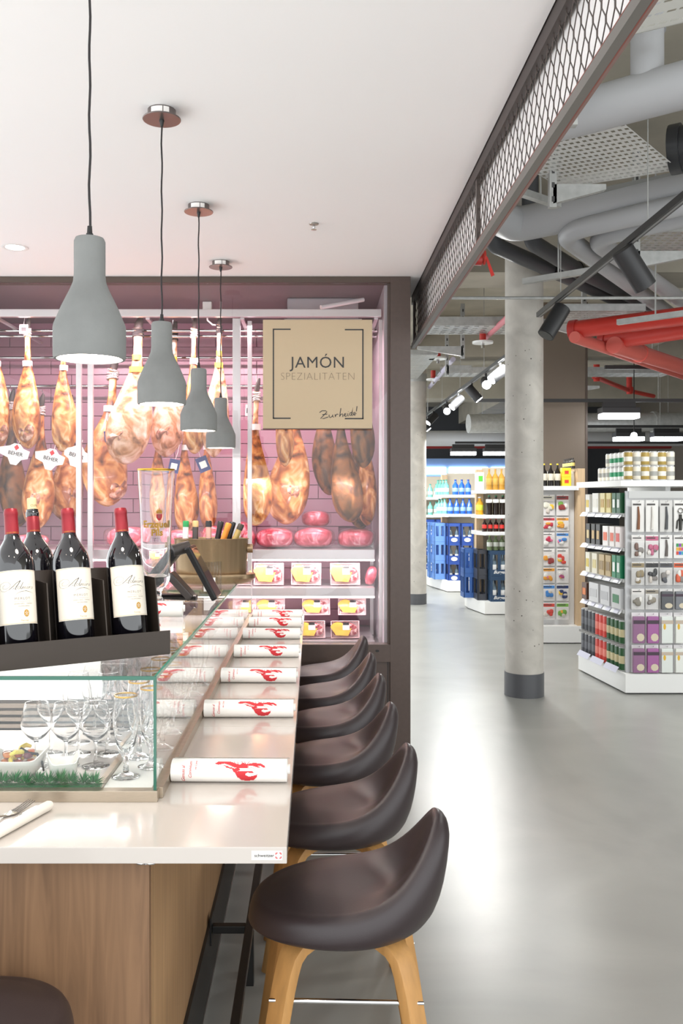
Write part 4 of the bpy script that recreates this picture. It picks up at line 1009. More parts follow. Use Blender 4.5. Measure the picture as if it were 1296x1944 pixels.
for i, (x, y) in enumerate(WP):
    o = wg if i == 0 else dup(wg)
    zz = CT + 0.0205 if y < 2.64 else CT + 0.0003
    r_ = rowname[ys.index(y)]; same = sorted([q for q, w_ in WP if w_ == y]); c_ = ['outermost', 'middle', 'innermost'] if len(same) == 3 else ['outer', 'inner']
    o.location = (x, y, zz); o.scale = (1.08, 1.08, .82) if y < 2.35 else (1, 1, 1); o['label'] = 'clear wine glass in the %s row behind the front pane, %s one' % (r_, c_[same.index(x)])
gg = thing('beer_goblet', 'x', 'glass', group='gold rimmed beer goblets on the white ledge')
go = [(0, 0.0), (0.033, 0.0), (0.035, 0.002), (0.022, 0.006), (0.008, 0.013), (0.006, 0.03), (0.008, 0.048), (0.016, 0.062), (0.024, 0.085), (0.031, 0.12), (0.033, 0.15), (0.031, 0.18), (0.0285, 0.205)]
gi = [(0.0265, 0.205), (0.029, 0.18), (0.031, 0.15), (0.029, 0.12), (0.022, 0.088), (0.008, 0.066), (0, 0.064)]
part('bowl', MB().lathe(go[5:] + gi, 32), drink_m, gg, smooth=60)
part('foot', MB().lathe(go[:6] + [(0, 0.0305)], 28), drink_m, gg, smooth=60)
part('gold_rim', MB().lathe([(0.0283, 0.202), (0.0290, 0.2025), (0.0290, 0.2062), (0.0264, 0.2062), (0.0266, 0.2025)], 32), M('rim_gold', 'c79a3a'), gg, smooth=True)
for i in range(14):
    o = gg if i == 0 else dup(gg)
    o.location = (-0.468 if i % 2 == 0 else -0.4195, 2.24 + 0.085 * i, CT + 0.0123)
    o['label'] = 'gold rimmed beer goblet on the white ledge, %s from the front pane' % ORD[i]
# ---------------------------------------------------------------- dishes and garnish
cer = M('ceramic', 'f1ece6', 0.2, coat=0.4)
def bowl(name, label, x, y, w_, h_, rz):
    t = thing(name, label, 'bowl', (x, y, CT + 0.0205), R(rz))
    mb = MB(); rings = []
    for (f, z) in ((0.5, 0.0), (0.55, 0.002), (0.8, 0.02), (1.0, 0.045), (0.96, 0.046), (0.76, 0.024), (0.5, 0.008)):
        rings.append([(w_ * f * math.copysign(abs(math.cos(a)) ** 0.7, math.cos(a)), h_ * f * math.copysign(abs(math.sin(a)) ** 0.7, math.sin(a)), z + (0.022 * (max(0, abs(math.cos(a)) - 0.6) / 0.4) if f >= 0.96 else 0)) for a in [2 * PI * k / 36 for k in range(36)]])
    mb.loft(rings, True); part('dish', mb, cer, t, smooth=60)
    return t
bowl('salad_bowl', 'white pointed bowl filled with mixed salad at the front pane', -0.735, 2.235, 0.075, 0.055, 0)
bowl('side_dish', 'white boat shaped dish behind the green garnish', -0.612, 2.195, 0.04, 0.036, 20)
rnd = random.Random(4)
FOOD = [('d9662e', 'orange carrot piece'), ('e3c33e', 'yellow pepper strip'), ('5d2c3a', 'purple onion piece'), ('7a4630', 'brown mushroom piece'), ('cf7a3c', 'orange pumpkin piece'), ('e8d25a', 'pale yellow pepper strip'), ('6d3140', 'dark beet piece'), ('b5512e', 'red carrot piece')]
for k in range(16):
    c_, nm = FOOD[k % 8]; ly = k // 8; a = 2 * PI * (k % 8) / 7 + ly * .4; rr = 0.031 if k % 8 < 7 else 0
    t = thing('salad_piece', '%s in the salad bowl, %s' % (nm, 'on top' if ly else 'underneath'), 'vegetable', (-0.735 + rr * math.cos(a), 2.235 + rr * 0.7 * math.sin(a), CT + 0.042 + 0.017 * ly + rnd.random() * 0.008), rnd.random() * 6, 'vegetables in the salad bowl')
    mm = M('food_' + c_, c_, 0.35, noise=(60, 0.25), coat=0.3)
    if 'strip' in nm: part('strip', MB().tube([(-0.019, 0, 0.012), (-0.008, 0.004, 0.018), (0.009, 0.003, 0.02), (0.02, -0.003, 0.014)], [0.004, 0.006, 0.006, 0.004], 8), mm, t, smooth=True)
    else: part('chunk', blob(0.0115, 0.010, 0.0075, k, 0.7), mm, t, smooth=50)
t = thing('serving_spoon', 'dark serving spoon resting in the salad bowl', 'spoon', (-0.70, 2.225, CT + 0.068))
part('handle', MB().tube([(-0.01, 0, 0.008), (0.015, 0.0, 0.006), (0.03, -0.01, -0.012), (0.036, -0.016, -0.032)], [0.004, 0.0035, 0.003, 0.0025], 8), pl_m, t, smooth=True)
part('grip', MB().tube([(-0.028, 0.002, 0.018), (-0.008, 0, 0.007)], [0.006, 0.005], 8), pl_m, t, smooth=True)
t = thing('garnish_strip', 'row of green plastic parsley sprigs along the front pane', 'garnish')
gr = [M('parsley_a', '1f6a3a', 0.4), M('parsley_b', '2f8a4c', 0.4)]
for k in range(11):
    mb = MB(); rr = random.Random(k)
    x0 = -0.795 + 0.0272 * k
    for q in range(130):
        a = rr.random() * 2 * PI; el = R(-5 + 85 * rr.random()); ln = 0.020 + 0.018 * rr.random()
        dv = Vector((math.cos(a) * math.cos(el), 0.8 * math.sin(a) * math.cos(el), math.sin(el))); st_ = dv * ln * 0.35; sd = dv.cross(Vector((0.3, 0.5, 0.8))).normalized() * 0.0019
        up_ = dv.cross(sd).normalized() * 0.0008
        mb.add([st_ + sd, st_ - sd, st_ + up_, dv * ln], [(0, 1, 3), (1, 2, 3), (2, 0, 3)], q % 2)
    part('sprig', mb, gr, t, loc=(x0, 2.135 + 0.008 * (k % 2), CT + 0.026 + 0.004 * rr.random()))
part('runner', MB().box((-0.81, 2.125, CT + 0.0203), (-0.505, 2.145, CT + 0.027)), gr[0], t)
# ================================================================ shop hall: shelf units and goods
sh_w = M('shelf_white', 'f0f0ee', 0.35); rail_m = M('price_rail', 'd9dadd', 0.25); oakp = M('oak_panel', 'cdb08c', 0.5, noise=(6, 0.12), stretch=(6, 6, 0.5)); pegm = M('peg_back', 'dadada', 0.5)
def lathe_mesh(name, prof, cols, n=12):
    """bottle or can: every step of the profile carries the colour of its band"""
    mb = MB(); mb.lathe([(r, z) for (r, z, c) in prof], n, mis=[c for (r, z, c) in prof[1:]])
    return mb.mesh(name, cols, smooth=40)
def C(h, rough=0.35, **k): return M('goods_' + h + str(int(rough * 100)), h, rough, **k)
def bottle_prof(h, r, lab=(0.25, 0.55), nk=0.3, cap=0.07):
    return [(0, 0, 0), (r, 0.0, 0), (r, h * lab[0], 0), (r * 1.01, h * lab[0] + 0.001, 1), (r * 1.01, h * lab[1], 1), (r, h * lab[1] + 0.001, 0), (r, h * 0.62, 0), (r * nk * 1.1, h * 0.80, 0), (r * nk, h * (1 - cap), 0), (r * nk * 1.15, h * (1 - cap) + 0.001, 2), (r * nk * 1.15, h, 2), (0, h, 2)]
def goods(name, me, pts, label, cat, group, rz=None):
    for i, p in enumerate(pts):
        o = link(name, me, None, p, (0, 0, rz[i] if rz else 0))
        tag(o, label(i) if callable(label) else label, cat, group)
# ---------------------------------------------------------------- nearest shelf unit with cans and kitchen tools
G0 = Vector((2.55, 7.31, 0)); GL = Vector((2.47, 8.34, 0)); GR = Vector((3.75, 7.31, 0))
t = thing('shelf_unit', 'white shelf unit with cans and a hook wall of kitchen tools', 'shelf unit')
part('plinth', MB().prism([(G0.x, G0.y), (GR.x, GR.y), (GR.x, 8.34), (GL.x, GL.y)], lambda p: (p[0], p[1], 0.012), lambda p: (p[0], p[1], 0.165)), sh_w, t)
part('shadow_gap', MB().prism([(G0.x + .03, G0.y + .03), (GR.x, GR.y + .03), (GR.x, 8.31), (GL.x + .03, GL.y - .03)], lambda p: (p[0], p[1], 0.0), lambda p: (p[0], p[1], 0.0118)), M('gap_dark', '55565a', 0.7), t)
part('core_panel', MB().box((2.92, 7.42, 0.1655), (2.96, 8.32, 1.95)), sh_w, t)
part('end_frame', MB().box((2.58, 7.385, 0.1655), (2.61, 7.415, 1.66)), rail_m, t)
part('hook_wall', MB().box((2.611, 7.39, 0.1655), (3.6, 7.41, 1.66)), pegm, t)
part('header', MB().box((2.60, 7.375, 1.602), (3.2, 7.389, 1.66)), sh_w, t)
SZ = (0.175, 0.675, 0.93, 1.19, 1.475, 1.747)
ud = (GL - G0).normalized(); un = Vector((-ud.y, ud.x, 0))      # along the face, and out of it (towards the aisle)
def gp(s, back, z): q = G0 + ud * (s + 0.1) - un * back; return Vector((q.x, q.y, z))
for i, z in enumerate(SZ[1:]):
    if i == 4:
        s_ = part('shelf', MB().prism([(2.50, 7.28), (3.35, 7.26), (3.35, 8.3), (2.44, 8.3)], lambda p: (p[0], p[1], z - 0.05), lambda p: (p[0], p[1], z)), sh_w, t)
    else:
        s_ = part('shelf', MB().prism([(gp(0.02, 0.03, 0).x, 7.43), (2.919, 7.43), (2.919, 8.3), (gp(0.9, 0.03, 0).x, 8.3)], lambda p: (p[0], p[1], z - 0.03), lambda p: (p[0], p[1], z)), sh_w, t)
    a = gp(0.02, 0.0, z - 0.04); b = gp(0.9, 0.0, z - 0.04)
    mb = MB(); o_ = un * 0.026
    mb.add([a, b, b + Vector((0, 0, 0.036)) - o_, a + Vector((0, 0, 0.036)) - o_], [(0, 1, 2, 3)]); part('price_rail', mb, rail_m, s_)
    for k in range(5):
        c = gp(0.06 + 0.17 * k, -0.004, z - 0.036); d = gp(0.15 + 0.17 * k, -0.004, z - 0.036)
        if i < 4: part('price_tag', MB().add([c, d, d + Vector((0, 0, 0.03)) - o_, c + Vector((0, 0, 0.03)) - o_], [(0, 1, 2, 3)]), M('tag_lilac', 'c4c4d4', 0.3), s_)
b0 = gp(-0.06, -0.02, 0.17)
for k in range(3):
    c = gp(-0.04 + 0.3 * k, -0.06, 0.166); d = gp(0.22 + 0.3 * k, -0.06, 0.166); part('base_tag', MB().add([c, d, d + Vector((0, 0, 0.045)) - un * 0.03, c + Vector((0, 0, 0.045)) - un * 0.03], [(0, 1, 2, 3)]), M('tag_lilac', 'c4c4d4', 0.3), t)
def can_mesh(h, r, c1, c2, c3='c9c9c9'):
    return lathe_mesh('can', [(0, 0, 2), (r * .8, 0, 2), (r, .008, 2), (r, h * .3, 0), (r * 1.003, h * .3 + .001, 1), (r * 1.003, h * .62, 1), (r, h * .62 + .001, 0), (r, h - .01, 0), (r * .82, h, 2), (0, h - .004, 2)], [C(c1), C(c2), C(c3, .25)], 14)
tall = {'grey': can_mesh(.2, .038, '4a4c52', '6b6d74'), 'red': can_mesh(.2, .038, 'd8443a', 'ef8a7c'), 'green': can_mesh(.2, .038, '2c5a34', 'cfc39a')}
for row in range(2):
    for k in range(11):
        col = 'green' if k < 4 else 'red' if k < 7 else 'grey'
        o = link('drink_can', tall[col], None, gp(0.045 + 0.083 * k, 0.045, 0.1665 + row * 0.2195))
        nm = {'green': 'green and gold', 'red': 'red', 'grey': 'dark grey'}[col]
        tag(o, '%s tall can, %s layer, %s from the corner of the near shelf unit' % (nm, ('lower', 'upper')[row], ORD[k]), 'can', 'tall cans on the bottom shelf')
        if row == 0: pass
    tray = None
# cardboard layers between the can rows
t2 = thing('can_tray', 'thin grey tray between the two layers of tall cans', 'tray')
part('sheet', MB().prism([tuple(gp(0, 0.09, 0)[:2]), tuple(gp(0, 0.0, 0)[:2]), tuple(gp(0.92, 0.0, 0)[:2]), tuple(gp(0.92, 0.09, 0)[:2])], lambda p: (p[0], p[1], 0.3672), lambda p: (p[0], p[1], 0.3852)), C('8c8a88', .7), t2)
def pack(nm, w_, d_, h_, c1, c2, s, z, label, cat='pack'):
    mb = MB(); mb.box((-w_ / 2, -d_ / 2, 0), (w_ / 2, d_ / 2, h_), 0); mb.box((-w_ / 2 * .7, -d_ / 2 - .001, h_ * .25), (w_ / 2 * .7, -d_ / 2, h_ * .7), 1)
    o = link(nm, mb.mesh(nm, [C(c1), C(c2)], bevel=0.003), None, gp(s, 0.075, z), (0, 0, math.atan2(-un.y, -un.x) - PI / 2))
    tag(o, label, cat, 'packs on the near shelf unit')
LV = [(0.676, [(.12, .19, .17, 'cfcfd0', '2f7a4a', 'white bottle carton with green bottle print'), (.35, .2, .17, 'd4d4d6', 'b9b9bc', 'white six pack carton'), (.6, .22, .17, 'd9d9da', 'c2c2c4', 'larger white six pack carton'), (.82, .12, .15, '5b3a2a', 'e07a30', 'brown and orange pack')]),
      (0.931, [(.07, .08, .19, '0f7a50', 'e8f0ea', 'green and white can pack'), (.16, .08, .19, '12855a', 'f0f4f0', 'second green can pack'), (.28, .12, .18, 'b9a070', '8c744a', 'tan can pack'), (.42, .12, .18, 'c2aa7c', '9a8052', 'second tan can pack'), (.58, .12, .18, 'ece6d2', 'd8c88a', 'cream can pack'), (.74, .1, .18, 'f0ecdc', 'd9c046', 'cream and yellow can pack')]),
      (1.191, [(.08, .1, .17, 'f0e6e4', 'd9483a', 'white and red pack'), (.2, .1, .17, 'f2ece8', 'e0603a', 'white and orange pack'), (.34, .12, .17, 'f4f0ee', 'e86a3a', 'white pack with orange foot'), (.5, .09, .18, '2c2a28', 'c9a66a', 'black and gold pack'), (.61, .09, .18, '33302c', 'cfae74', 'second black and gold pack'), (.73, .09, .18, '2a2826', 'e0c890', 'black and cream pack')]),
      (1.476, [(.07, .08, .17, '1f5a36', 'e6ece6', 'dark green bottle pack'), (.16, .08, .17, '24633c', 'eef2ee', 'second dark green bottle pack'), (.27, .1, .17, 'e2d28a', 'b08a3a', 'yellow pack'), (.4, .1, .17, 'ecdfa6', 'c09a48', 'pale yellow pack'), (.56, .14, .17, 'f4f2ec', 'e8e4d8', 'plain white pack'), (.74, .1, .16, 'f2f0ea', 'e2c23a', 'white pack with yellow spot')])]
LN = ['second', 'third', 'fourth', 'fifth']
for li, (z, its) in enumerate(LV):
    for (s, wd, hh, c1, c2, lb_) in its: pack('drinks_pack', wd * 0.95, .13, hh, c1, c2, s, z, lb_ + ' on the %s shelf of the near unit' % LN[li])
gold1 = can_mesh(.118, .034, 'b59a52', 'f2eee2'); gold2 = can_mesh(.118, .034, 'efe9da', 'a9a9a4'); whit = can_mesh(.118, .034, 'f4f4f2', '2f9a6a')
for row in range(2):
    for k in range(6):
        o = link('beer_can', gold1 if k % 2 == 0 else gold2, None, (2.57 + 0.0705 * k, 7.31 + 0.004 * k, 1.7475 + row * 0.1185))
        tag(o, '%s beer can, %s layer on the top shelf end, %s from the corner' % ('gold' if k % 2 == 0 else 'cream', ('lower', 'upper')[row], ORD[k]), 'can', 'gold and cream cans on the top shelf')
    for k in range(7):
        o = link('soda_can', whit if k < 4 else gold2, None, gp(0.02 + 0.085 * k, 0.06, 1.7475 + row * 0.1185) + Vector((0, 0, 0)))
        if k > 4 and row: bpy.data.objects.remove(o); continue
        tag(o, '%s soda can, %s layer along the aisle edge of the top shelf, %s' % ('white and green' if k < 4 else 'cream', ('lower', 'upper')[row], ORD[k]), 'can', 'white cans along the aisle edge')
# hook wall: rows of blister cards
CAND = ['d94a3e', 'e07a9a', 'e9a03a', '7ab04a', 'f0c23a', '4a8ad0']
rnd = random.Random(12)
card_m = C('f4f4f2', .5); clear_m = film_m
def blister(x, z, w_, h_, c1, shape, label, c_card='f2f2f0', y=7.335):
    t = thing('blister_card', label, 'package', (x, y, z), 0, 'carded goods on the hook wall')
    part('card', MB().box((-w_ / 2, 0, -h_), (w_ / 2, 0.002, 0)), C(c_card, .5), t)
    mm = C(c1, .4)
    if shape == 'peeler': part('tool', MB().tube([(0, -0.008, -h_ * .2), (0.004, -0.01, -h_ * .5), (0, -0.008, -h_ * .92)], [.006, .010, .013], 8), mm, t, smooth=True)
    elif shape == 'corkscrew':
        part('tool', MB().tube([(0, -0.008, -h_ * .45), (0, -0.008, -h_ * .95)], .012, 8), mm, t)
        for s in (-1, 1): part('arm', MB().tube([(0, -.008, -h_ * .55), (s * .025, -.008, -h_ * .65), (s * .03, -.008, -h_ * .9)], .006, 6), mm, t)
        part('ring', MB().tube([(.02 * math.cos(a), -.008, -h_ * .33 + .02 * math.sin(a)) for a in [2 * PI * q / 12 for q in range(13)]], .004, 6), chrome_m, t)
    elif shape == 'bag':
        rr = random.Random(int(x * 1000 + z * 777)); mixc = (c1, c1, ('e8e2dc', 'd8cfc6', 'f2efe9')[rr.randrange(3)], CAND[rr.randrange(len(CAND))] if c_card == 'f4f0ee' else '8a8480')
        part('header', MB().box((-w_ * .48, -.003, -h_ * .24), (w_ * .48, -.0005, -h_ * .06)), C(c1 if rr.random() < .7 else 'e9e5e2', .5), t)
        for q in range(5):
            part('piece', blob(w_ * (.13 + .1 * rr.random()), .009, h_ * (.09 + .07 * rr.random()), q), C(mixc[q % 4], .4), t, smooth=True, loc=(w_ * rr.uniform(-.26, .26), -.008, -h_ * rr.uniform(.55, .93)))
        part('pouch', MB().loft([[(sx * w_ * .48, -.001 - d_, z_) for (sx, d_) in ((-1, 0), (-.6, .018), (.6, .018), (1, 0))] for z_ in (-h_ * .98, -h_ * .3)], True), film_m, t)
    elif shape == 'swatch':
        for q in range(3):
            for r_ in range(3): part('swatch', MB().box((-w_ * .3 + q * w_ * .2, -.004, -h_ * .85 + r_ * h_ * .17), (-w_ * .13 + q * w_ * .2, -.0005, -h_ * .71 + r_ * h_ * .17)), C(('d94a3a', 'e6b43a', '3a9a5a', '3a6ad0', 'e88a3a', '8a4ab0', '4ab0c0', 'd05a8a', '9ac04a')[q * 3 + r_], .5), t)
    elif shape == 'tall': part('content', MB().box((-w_ * .45, -.03, -h_), (w_ * .45, -.0005, -h_ * .12)), mm, t, bevel=.008)
    if shape == 'tall':
        pale = sum(lin(c1)) > 1.5
        part('band', MB().box((-w_ * .455, -.0312, -h_ * .36), (w_ * .455, -.0302, -h_ * .24)), C('c9b9a8' if pale else '4a3a48', .5), t)
        part('motif', MB().prism([((-.22 if pale else .1) * w_ + w_ * (.1 if pale else .3) * math.cos(a), -h_ * (.45 if pale else .8) + h_ * (.1 if pale else .13) * math.sin(a)) for a in [2 * PI * q / 10 for q in range(10)]], lambda p: (p[0], -.0316, p[1]), lambda p: (p[0], -.0303, p[1])), C('e9b93a' if pale else 'd9cdb4', .5), t)
    if shape != 'tall': part('title_strip', MB().box((-w_ * .42, -.0036, -h_ * .16), (w_ * .25, -.0031, -h_ * .11)), C('4a4644', .5), t)
    part('hook', MB().tube([(0, 0.055, -.012), (0, -.03, -.012), (0, -.035, -.004)], .0025, 6), chrome_m, t)
    return t
HX = [2.66, 2.775, 2.89, 3.005, 3.12]
T1 = [('8a5a3a', 'peeler', 'wooden handled tool'), ('e9e6e0', 'peeler', 'white peeler'), ('54565a', 'peeler', 'dark grey opener'), ('33332f', 'corkscrew', 'black wing corkscrew'), ('f2f4f6', 'peeler', 'white can opener')]
for k, (c1, shp, nm) in enumerate(T1): blister(HX[k], 1.585, .1, .26, c1, shp, nm + ' on a card in the top row of the hook wall', 'e9e7e4' if k != 2 else 'd5d3d0')
T2 = [('7a5a4c', 'bag', 'brown kitchen set'), ('c86a8a', 'bag', 'pink kitchen set'), ('6a625e', 'peeler', 'grey brush'), ('d94a3a', 'swatch', 'colour sampler card'), ('8a8a8a', 'bag', 'grey kitchen set')]
for k, (c1, shp, nm) in enumerate(T2): blister(HX[k], 1.30, .105, .19, c1, shp, nm + ' on a card in the second hook row', 'eceae8')
T3 = [('9a8a6a', 'bag', 'olive spice bag'), ('3a3a3c', 'bag', 'black straw pack'), ('55565c', 'bag', 'slate clip pack'), ('e0603a', 'bag', 'red and orange sticker pack'), ('777777', 'bag', 'grey clip pack')]
for k, (c1, shp, nm) in enumerate(T3): blister(HX[k], 1.08, .105, .19, c1, shp, nm + ' in the third hook row', 'dcdad8')
T4 = [('8a8478', 'bag', 'wire whisk bag'), ('9a9284', 'bag', 'wire strainer bag'), ('5a5c60', 'tall', 'dark label napkin pack'), ('7d8086', 'tall', 'grey label napkin pack')]
for k, (c1, shp, nm) in enumerate(T4): blister(HX[k], 0.86, .105, .17, c1, shp, nm + ' in the fourth hook row', 'e4e2e0')
T5 = [('966a8e', 'tall', 'purple candle pack'), ('a866a0', 'tall', 'magenta candle pack'), ('e6ebe6', 'tall', 'white straw pack'), ('eef0ea', 'tall', 'pale straw pack')]
for k, (c1, shp, nm) in enumerate(T5):
    blister(HX[k], 0.665, .105, .25, c1, shp, nm + ' in the fifth hook row', 'e8e4e6'); blister(HX[k], 0.40, .105, .225, c1, shp, nm + ' in the lowest hook row', 'e8e4e6')

# ---------------------------------------------------------------- candy shelf behind the big column
t = thing('candy_shelf', 'white shelf unit with hanging candy bags and oak side panel', 'shelf unit')
part('plinth', MB().box((2.34, 9.86, 0.01), (3.01, 10.6, 0.19)), sh_w, t)
part('back_wall', MB().box((2.36, 10.02, 0.1905), (2.92, 10.05, 1.9)), pegm, t)
part('side_panel', MB().box((2.925, 9.9, 0.1905), (3.005, 10.5, 1.93)), oakp, t)
s_ = part('shelf', MB().box((2.36, 9.86, 1.69), (2.924, 10.45, 1.735)), sh_w, t)
part('price_rail', MB().box((2.36, 9.852, 1.69), (2.9, 9.8595, 1.73)), rail_m, s_)
CC = ['d94a3e', 'e07a9a', 'e9a03a', '7ab04a', 'd03a5a', 'b04a7a', 'e8e4d4', '4a8ad0', 'f0c23a', '9a3a3a', '2d3d6d', 'c93a4a']
names = {'d94a3e': 'red', 'e07a9a': 'pink', 'e9a03a': 'orange', '7ab04a': 'green', 'd03a5a': 'crimson', 'b04a7a': 'plum', 'e8e4d4': 'cream', '4a8ad0': 'blue', 'f0c23a': 'yellow', '9a3a3a': 'maroon', '2d3d6d': 'navy', 'c93a4a': 'cherry'}
zz = 1.64; k = 0
for ri in range(7):
    hh = (.23, .15, .16, .19, .17, .18, .19)[ri]
    for ci in range(1, 4):
        c1 = CC[(ri * 5 + ci * 3) % 12]
        o = blister(2.31 + 0.155 * ci, zz, .135, hh, c1, 'bag', '%s candy bag in hook row %s, %s from the oak panel' % (names[c1], ORD[ri], ORD[3 - ci]), 'f4f0ee', y=9.965)
        o.name = 'candy_bag'; o['group'] = 'candy bags on the shelf behind the column'
    zz -= hh + 0.02
amber = lathe_mesh('bottle', bottle_prof(.25, .034), [C('3a2416', .15), C('b08a4a'), C('2a2a2a')]); darkb = lathe_mesh('bottle', bottle_prof(.25, .034), [C('1f1c1a', .15), C('d9d2c0'), C('d8c03a')])
goods('wine_bottle', darkb, [(2.56 + 0.075 * k, 9.93, 1.7355) for k in range(3)], lambda i: 'dark bottle on top of the candy shelf, %s from the column' % ORD[i], 'bottle', 'bottles on the candy shelf')
mb = MB().box((-.05, -.04, 0), (.05, .04, .10)); mb.box((-.025, -.041, .03), (.025, -.04, .07), 1); yb = mb.mesh('box', [C('f0cf2c', .5), C('d23a2c', .5)], bevel=.003)
goods('yellow_box', yb, [(2.80, 9.93, 1.7355), (2.80, 9.93, 1.8365)], lambda i: ('yellow box with red mark standing on the candy shelf', 'yellow box with red mark stacked on another above the candy shelf')[i], 'box', 'yellow boxes on the candy shelf')
goods('small_bottle', lathe_mesh('bottle', bottle_prof(.12, .02), [C('2a2622', .2), C('cdb86a'), C('3a3432')]), [(2.89 + 0.001 * k, 9.95 + 0.055 * k, 1.9305 if k > 8 else 1.9305) for k in range(8)], lambda i: 'tiny dark bottle on the oak side panel, %s in line' % ORD[i], 'bottle', 'tiny bottles on the oak panel')

# ---------------------------------------------------------------- drinks shelves with crates
def crate_mesh(w_, d_, h_, c, nwin, band):
    mb = MB(); th = .018
    for (ax, sg) in (('x', -1), ('x', 1), ('y', -1), ('y', 1)):
        L = w_ if ax == 'y' else d_
        def q(a0, a1, z0, z1):
            if ax == 'y':
                y0 = sg * d_ / 2; mb.box((a0, min(y0, y0 - sg * th), z0), (a1, max(y0, y0 - sg * th), z1))
            else:
                x0 = sg * w_ / 2; mb.box((min(x0, x0 - sg * th), a0, z0), (max(x0, x0 - sg * th), a1, z1))
        q(-L / 2, L / 2, 0, h_ * band); q(-L / 2, L / 2, h_ * .84, h_)
        wn = L / nwin
        for i in range(nwin + 1):
            c0 = -L / 2 + i * wn; pw_ = .02 if 0 < i < nwin else .03
            q(max(-L / 2, c0 - pw_), min(L / 2, c0 + pw_), h_ * band, h_ * .84)
    mb.box((-w_ / 2 + .01, -d_ / 2 + .01, .001), (w_ / 2 - .01, d_ / 2 - .01, .01))
    return mb.mesh('crate', [C(c, .4)])
def crate(x, y, z, me, w_, d_, h_, bot, nb, label, logo, lmat):
    t = thing('bottle_crate', label, 'crate', (x, y, z), 0, 'blue bottle crates on the drinks shelves')
    link('shell', me, t)
    if logo == 'oval':
        part('emblem', MB().prism([(w_ * .26 * math.cos(a), h_ * .11 * math.sin(a)) for a in [2 * PI * k / 16 for k in range(16)]], lambda p: (p[0], -d_ / 2 - .003, p[1] + h_ * .13), lambda p: (p[0], -d_ / 2 - .0005, p[1] + h_ * .13)), lmat, t)
    else:
        mb = MB(); text_add(mb, logo, .062, lambda p: (p.x, -d_ / 2 - .002, p.y + h_ * .1), shear=.4, bold=.001); part('lettering', mb, lmat, t)
    for k in range(nb):
        o = link('water_bottle', bot, None, (x - w_ / 2 + w_ * (k + .5) / nb, y - d_ / 2 + .075, z + .0115))
        tag(o, '%s bottle inside the %s' % (ORD[k], label), 'bottle', 'bottles inside the crates')
def drinks_unit(name, label, x0, x1, y0, y1, xl, yl, hb, shelves, oak=True):
    t = thing(name, label, 'shelf unit')
    part('plinth', MB().prism([(x0, y0), (x1, y0), (x1, y1), (xl, y1), (xl, yl)], lambda p: (p[0], p[1], .01), lambda p: (p[0], p[1], hb)), sh_w, t)
    part('back_wall', MB().box((x0 + .12, y0 + .85, hb + .0005), (x1, y0 + .89, 2.05)), C('d8cdbb', .6), t)
    part('upright', MB().box((x0 + .02, y0 + .75, hb + .0005), (x0 + .12, y0 + .89, 2.02)), oakp, t)
    for z in shelves:
        s_ = part('shelf', MB().prism([(x0 + .02, y0 + .06), (x1, y0 + .06), (x1, y0 + .849), (x0 + .125, y0 + .849), (x0 + .125, y0 + .745), (xl + .05, y0 + .745), (xl + .05, y0 + .3)], lambda p: (p[0], p[1], z - .05), lambda p: (p[0], p[1], z)), sh_w, t)
        part('price_rail', MB().box((x0 + .03, y0 + .052, z - .045), (x1, y0 + .0595, z - .005)), rail_m, s_)
    return t
wat = lathe_mesh('bottle', bottle_prof(.25, .033, (.15, .45)), [C('5a6a78', .15), C('e8eaec'), C('2a3a6a')])
wat2 = lathe_mesh('bottle', bottle_prof(.3, .04, (.12, .48)), [C('6a7c8a', .12), C('f0f0f0'), C('c9d0d4')])
wl = C('e8e8e8', .5)
# third unit, left of the big column
drinks_unit('drinks_shelf', 'drinks shelf with dark navy crates beside the big column', 2.36, 3.3, 12.3, 13.3, 2.25, 13.0, .175, (1.716, 1.37, 1.137))
cm = crate_mesh(.36, .36, .35, '24405e', 3, .25)
for r_ in range(2): crate(2.625, 12.52, .1755 + r_ * .352, cm, .36, .36, .35, wat2, 3, '%s navy crate beside the big column' % ('lower', 'upper')[r_], 'Burgenland', wl)
cb = crate_mesh(.2, .3, .35, '3c64a8', 2, .2); cn = crate_mesh(.14, .3, .35, '3a3c44', 1, .25)
for r_ in range(2):
    for (me, x, y, nm) in ((cn, 2.345, 12.66, 'charcoal'), (cb, 2.24, 12.985, 'light blue')):
        o = thing('bottle_crate', '%s %s crate on the aisle side of the navy crates' % (('lower', 'upper')[r_], nm), 'crate', (x + .02, y, .1755 + r_ * .352), R(0), 'blue bottle crates on the drinks shelves'); link('shell', me, o)
B = lambda h, r, a, b, c, lab=(.25, .55), nk=.3: lathe_mesh('bottle', bottle_prof(h, r, lab, nk), [C(a, .15), C(b), C(c)])
goods('amber_bottle', B(.29, .042, 'b98a3a', 'c49a4c', 'b5824a'), [(2.44 + .086 * k, 12.42, 1.7165) for k in range(5)], lambda i: 'amber bottle on the top drinks shelf, %s in line towards the column' % ORD[i], 'bottle', 'amber bottles')
mb = MB().box((-.045, -.05, 0), (.045, .05, .25)); mb.box((-.03, -.051, .12), (.03, -.05, .2), 1); jb = mb.mesh('carton', [C('f2f2ea', .5), C('52c03c', .5)])
goods('juice_carton', jb, [(2.36, 12.66, 1.7165), (2.365, 12.80, 1.7165)], lambda i: ('white and green juice carton at the front corner of the top shelf', 'white and green juice carton behind another at the corner')[i], 'carton', 'juice cartons')
goods('dark_bottle', B(.27, .044, '241c18', 'eceae4', '2f7a4c', (.62, .8), .34), [(2.44 + .095 * k, 12.42, 1.3705) for k in range(5)], lambda i: 'dark syrup bottle with green neck, %s in line towards the column' % ORD[i], 'bottle', 'dark syrup bottles')
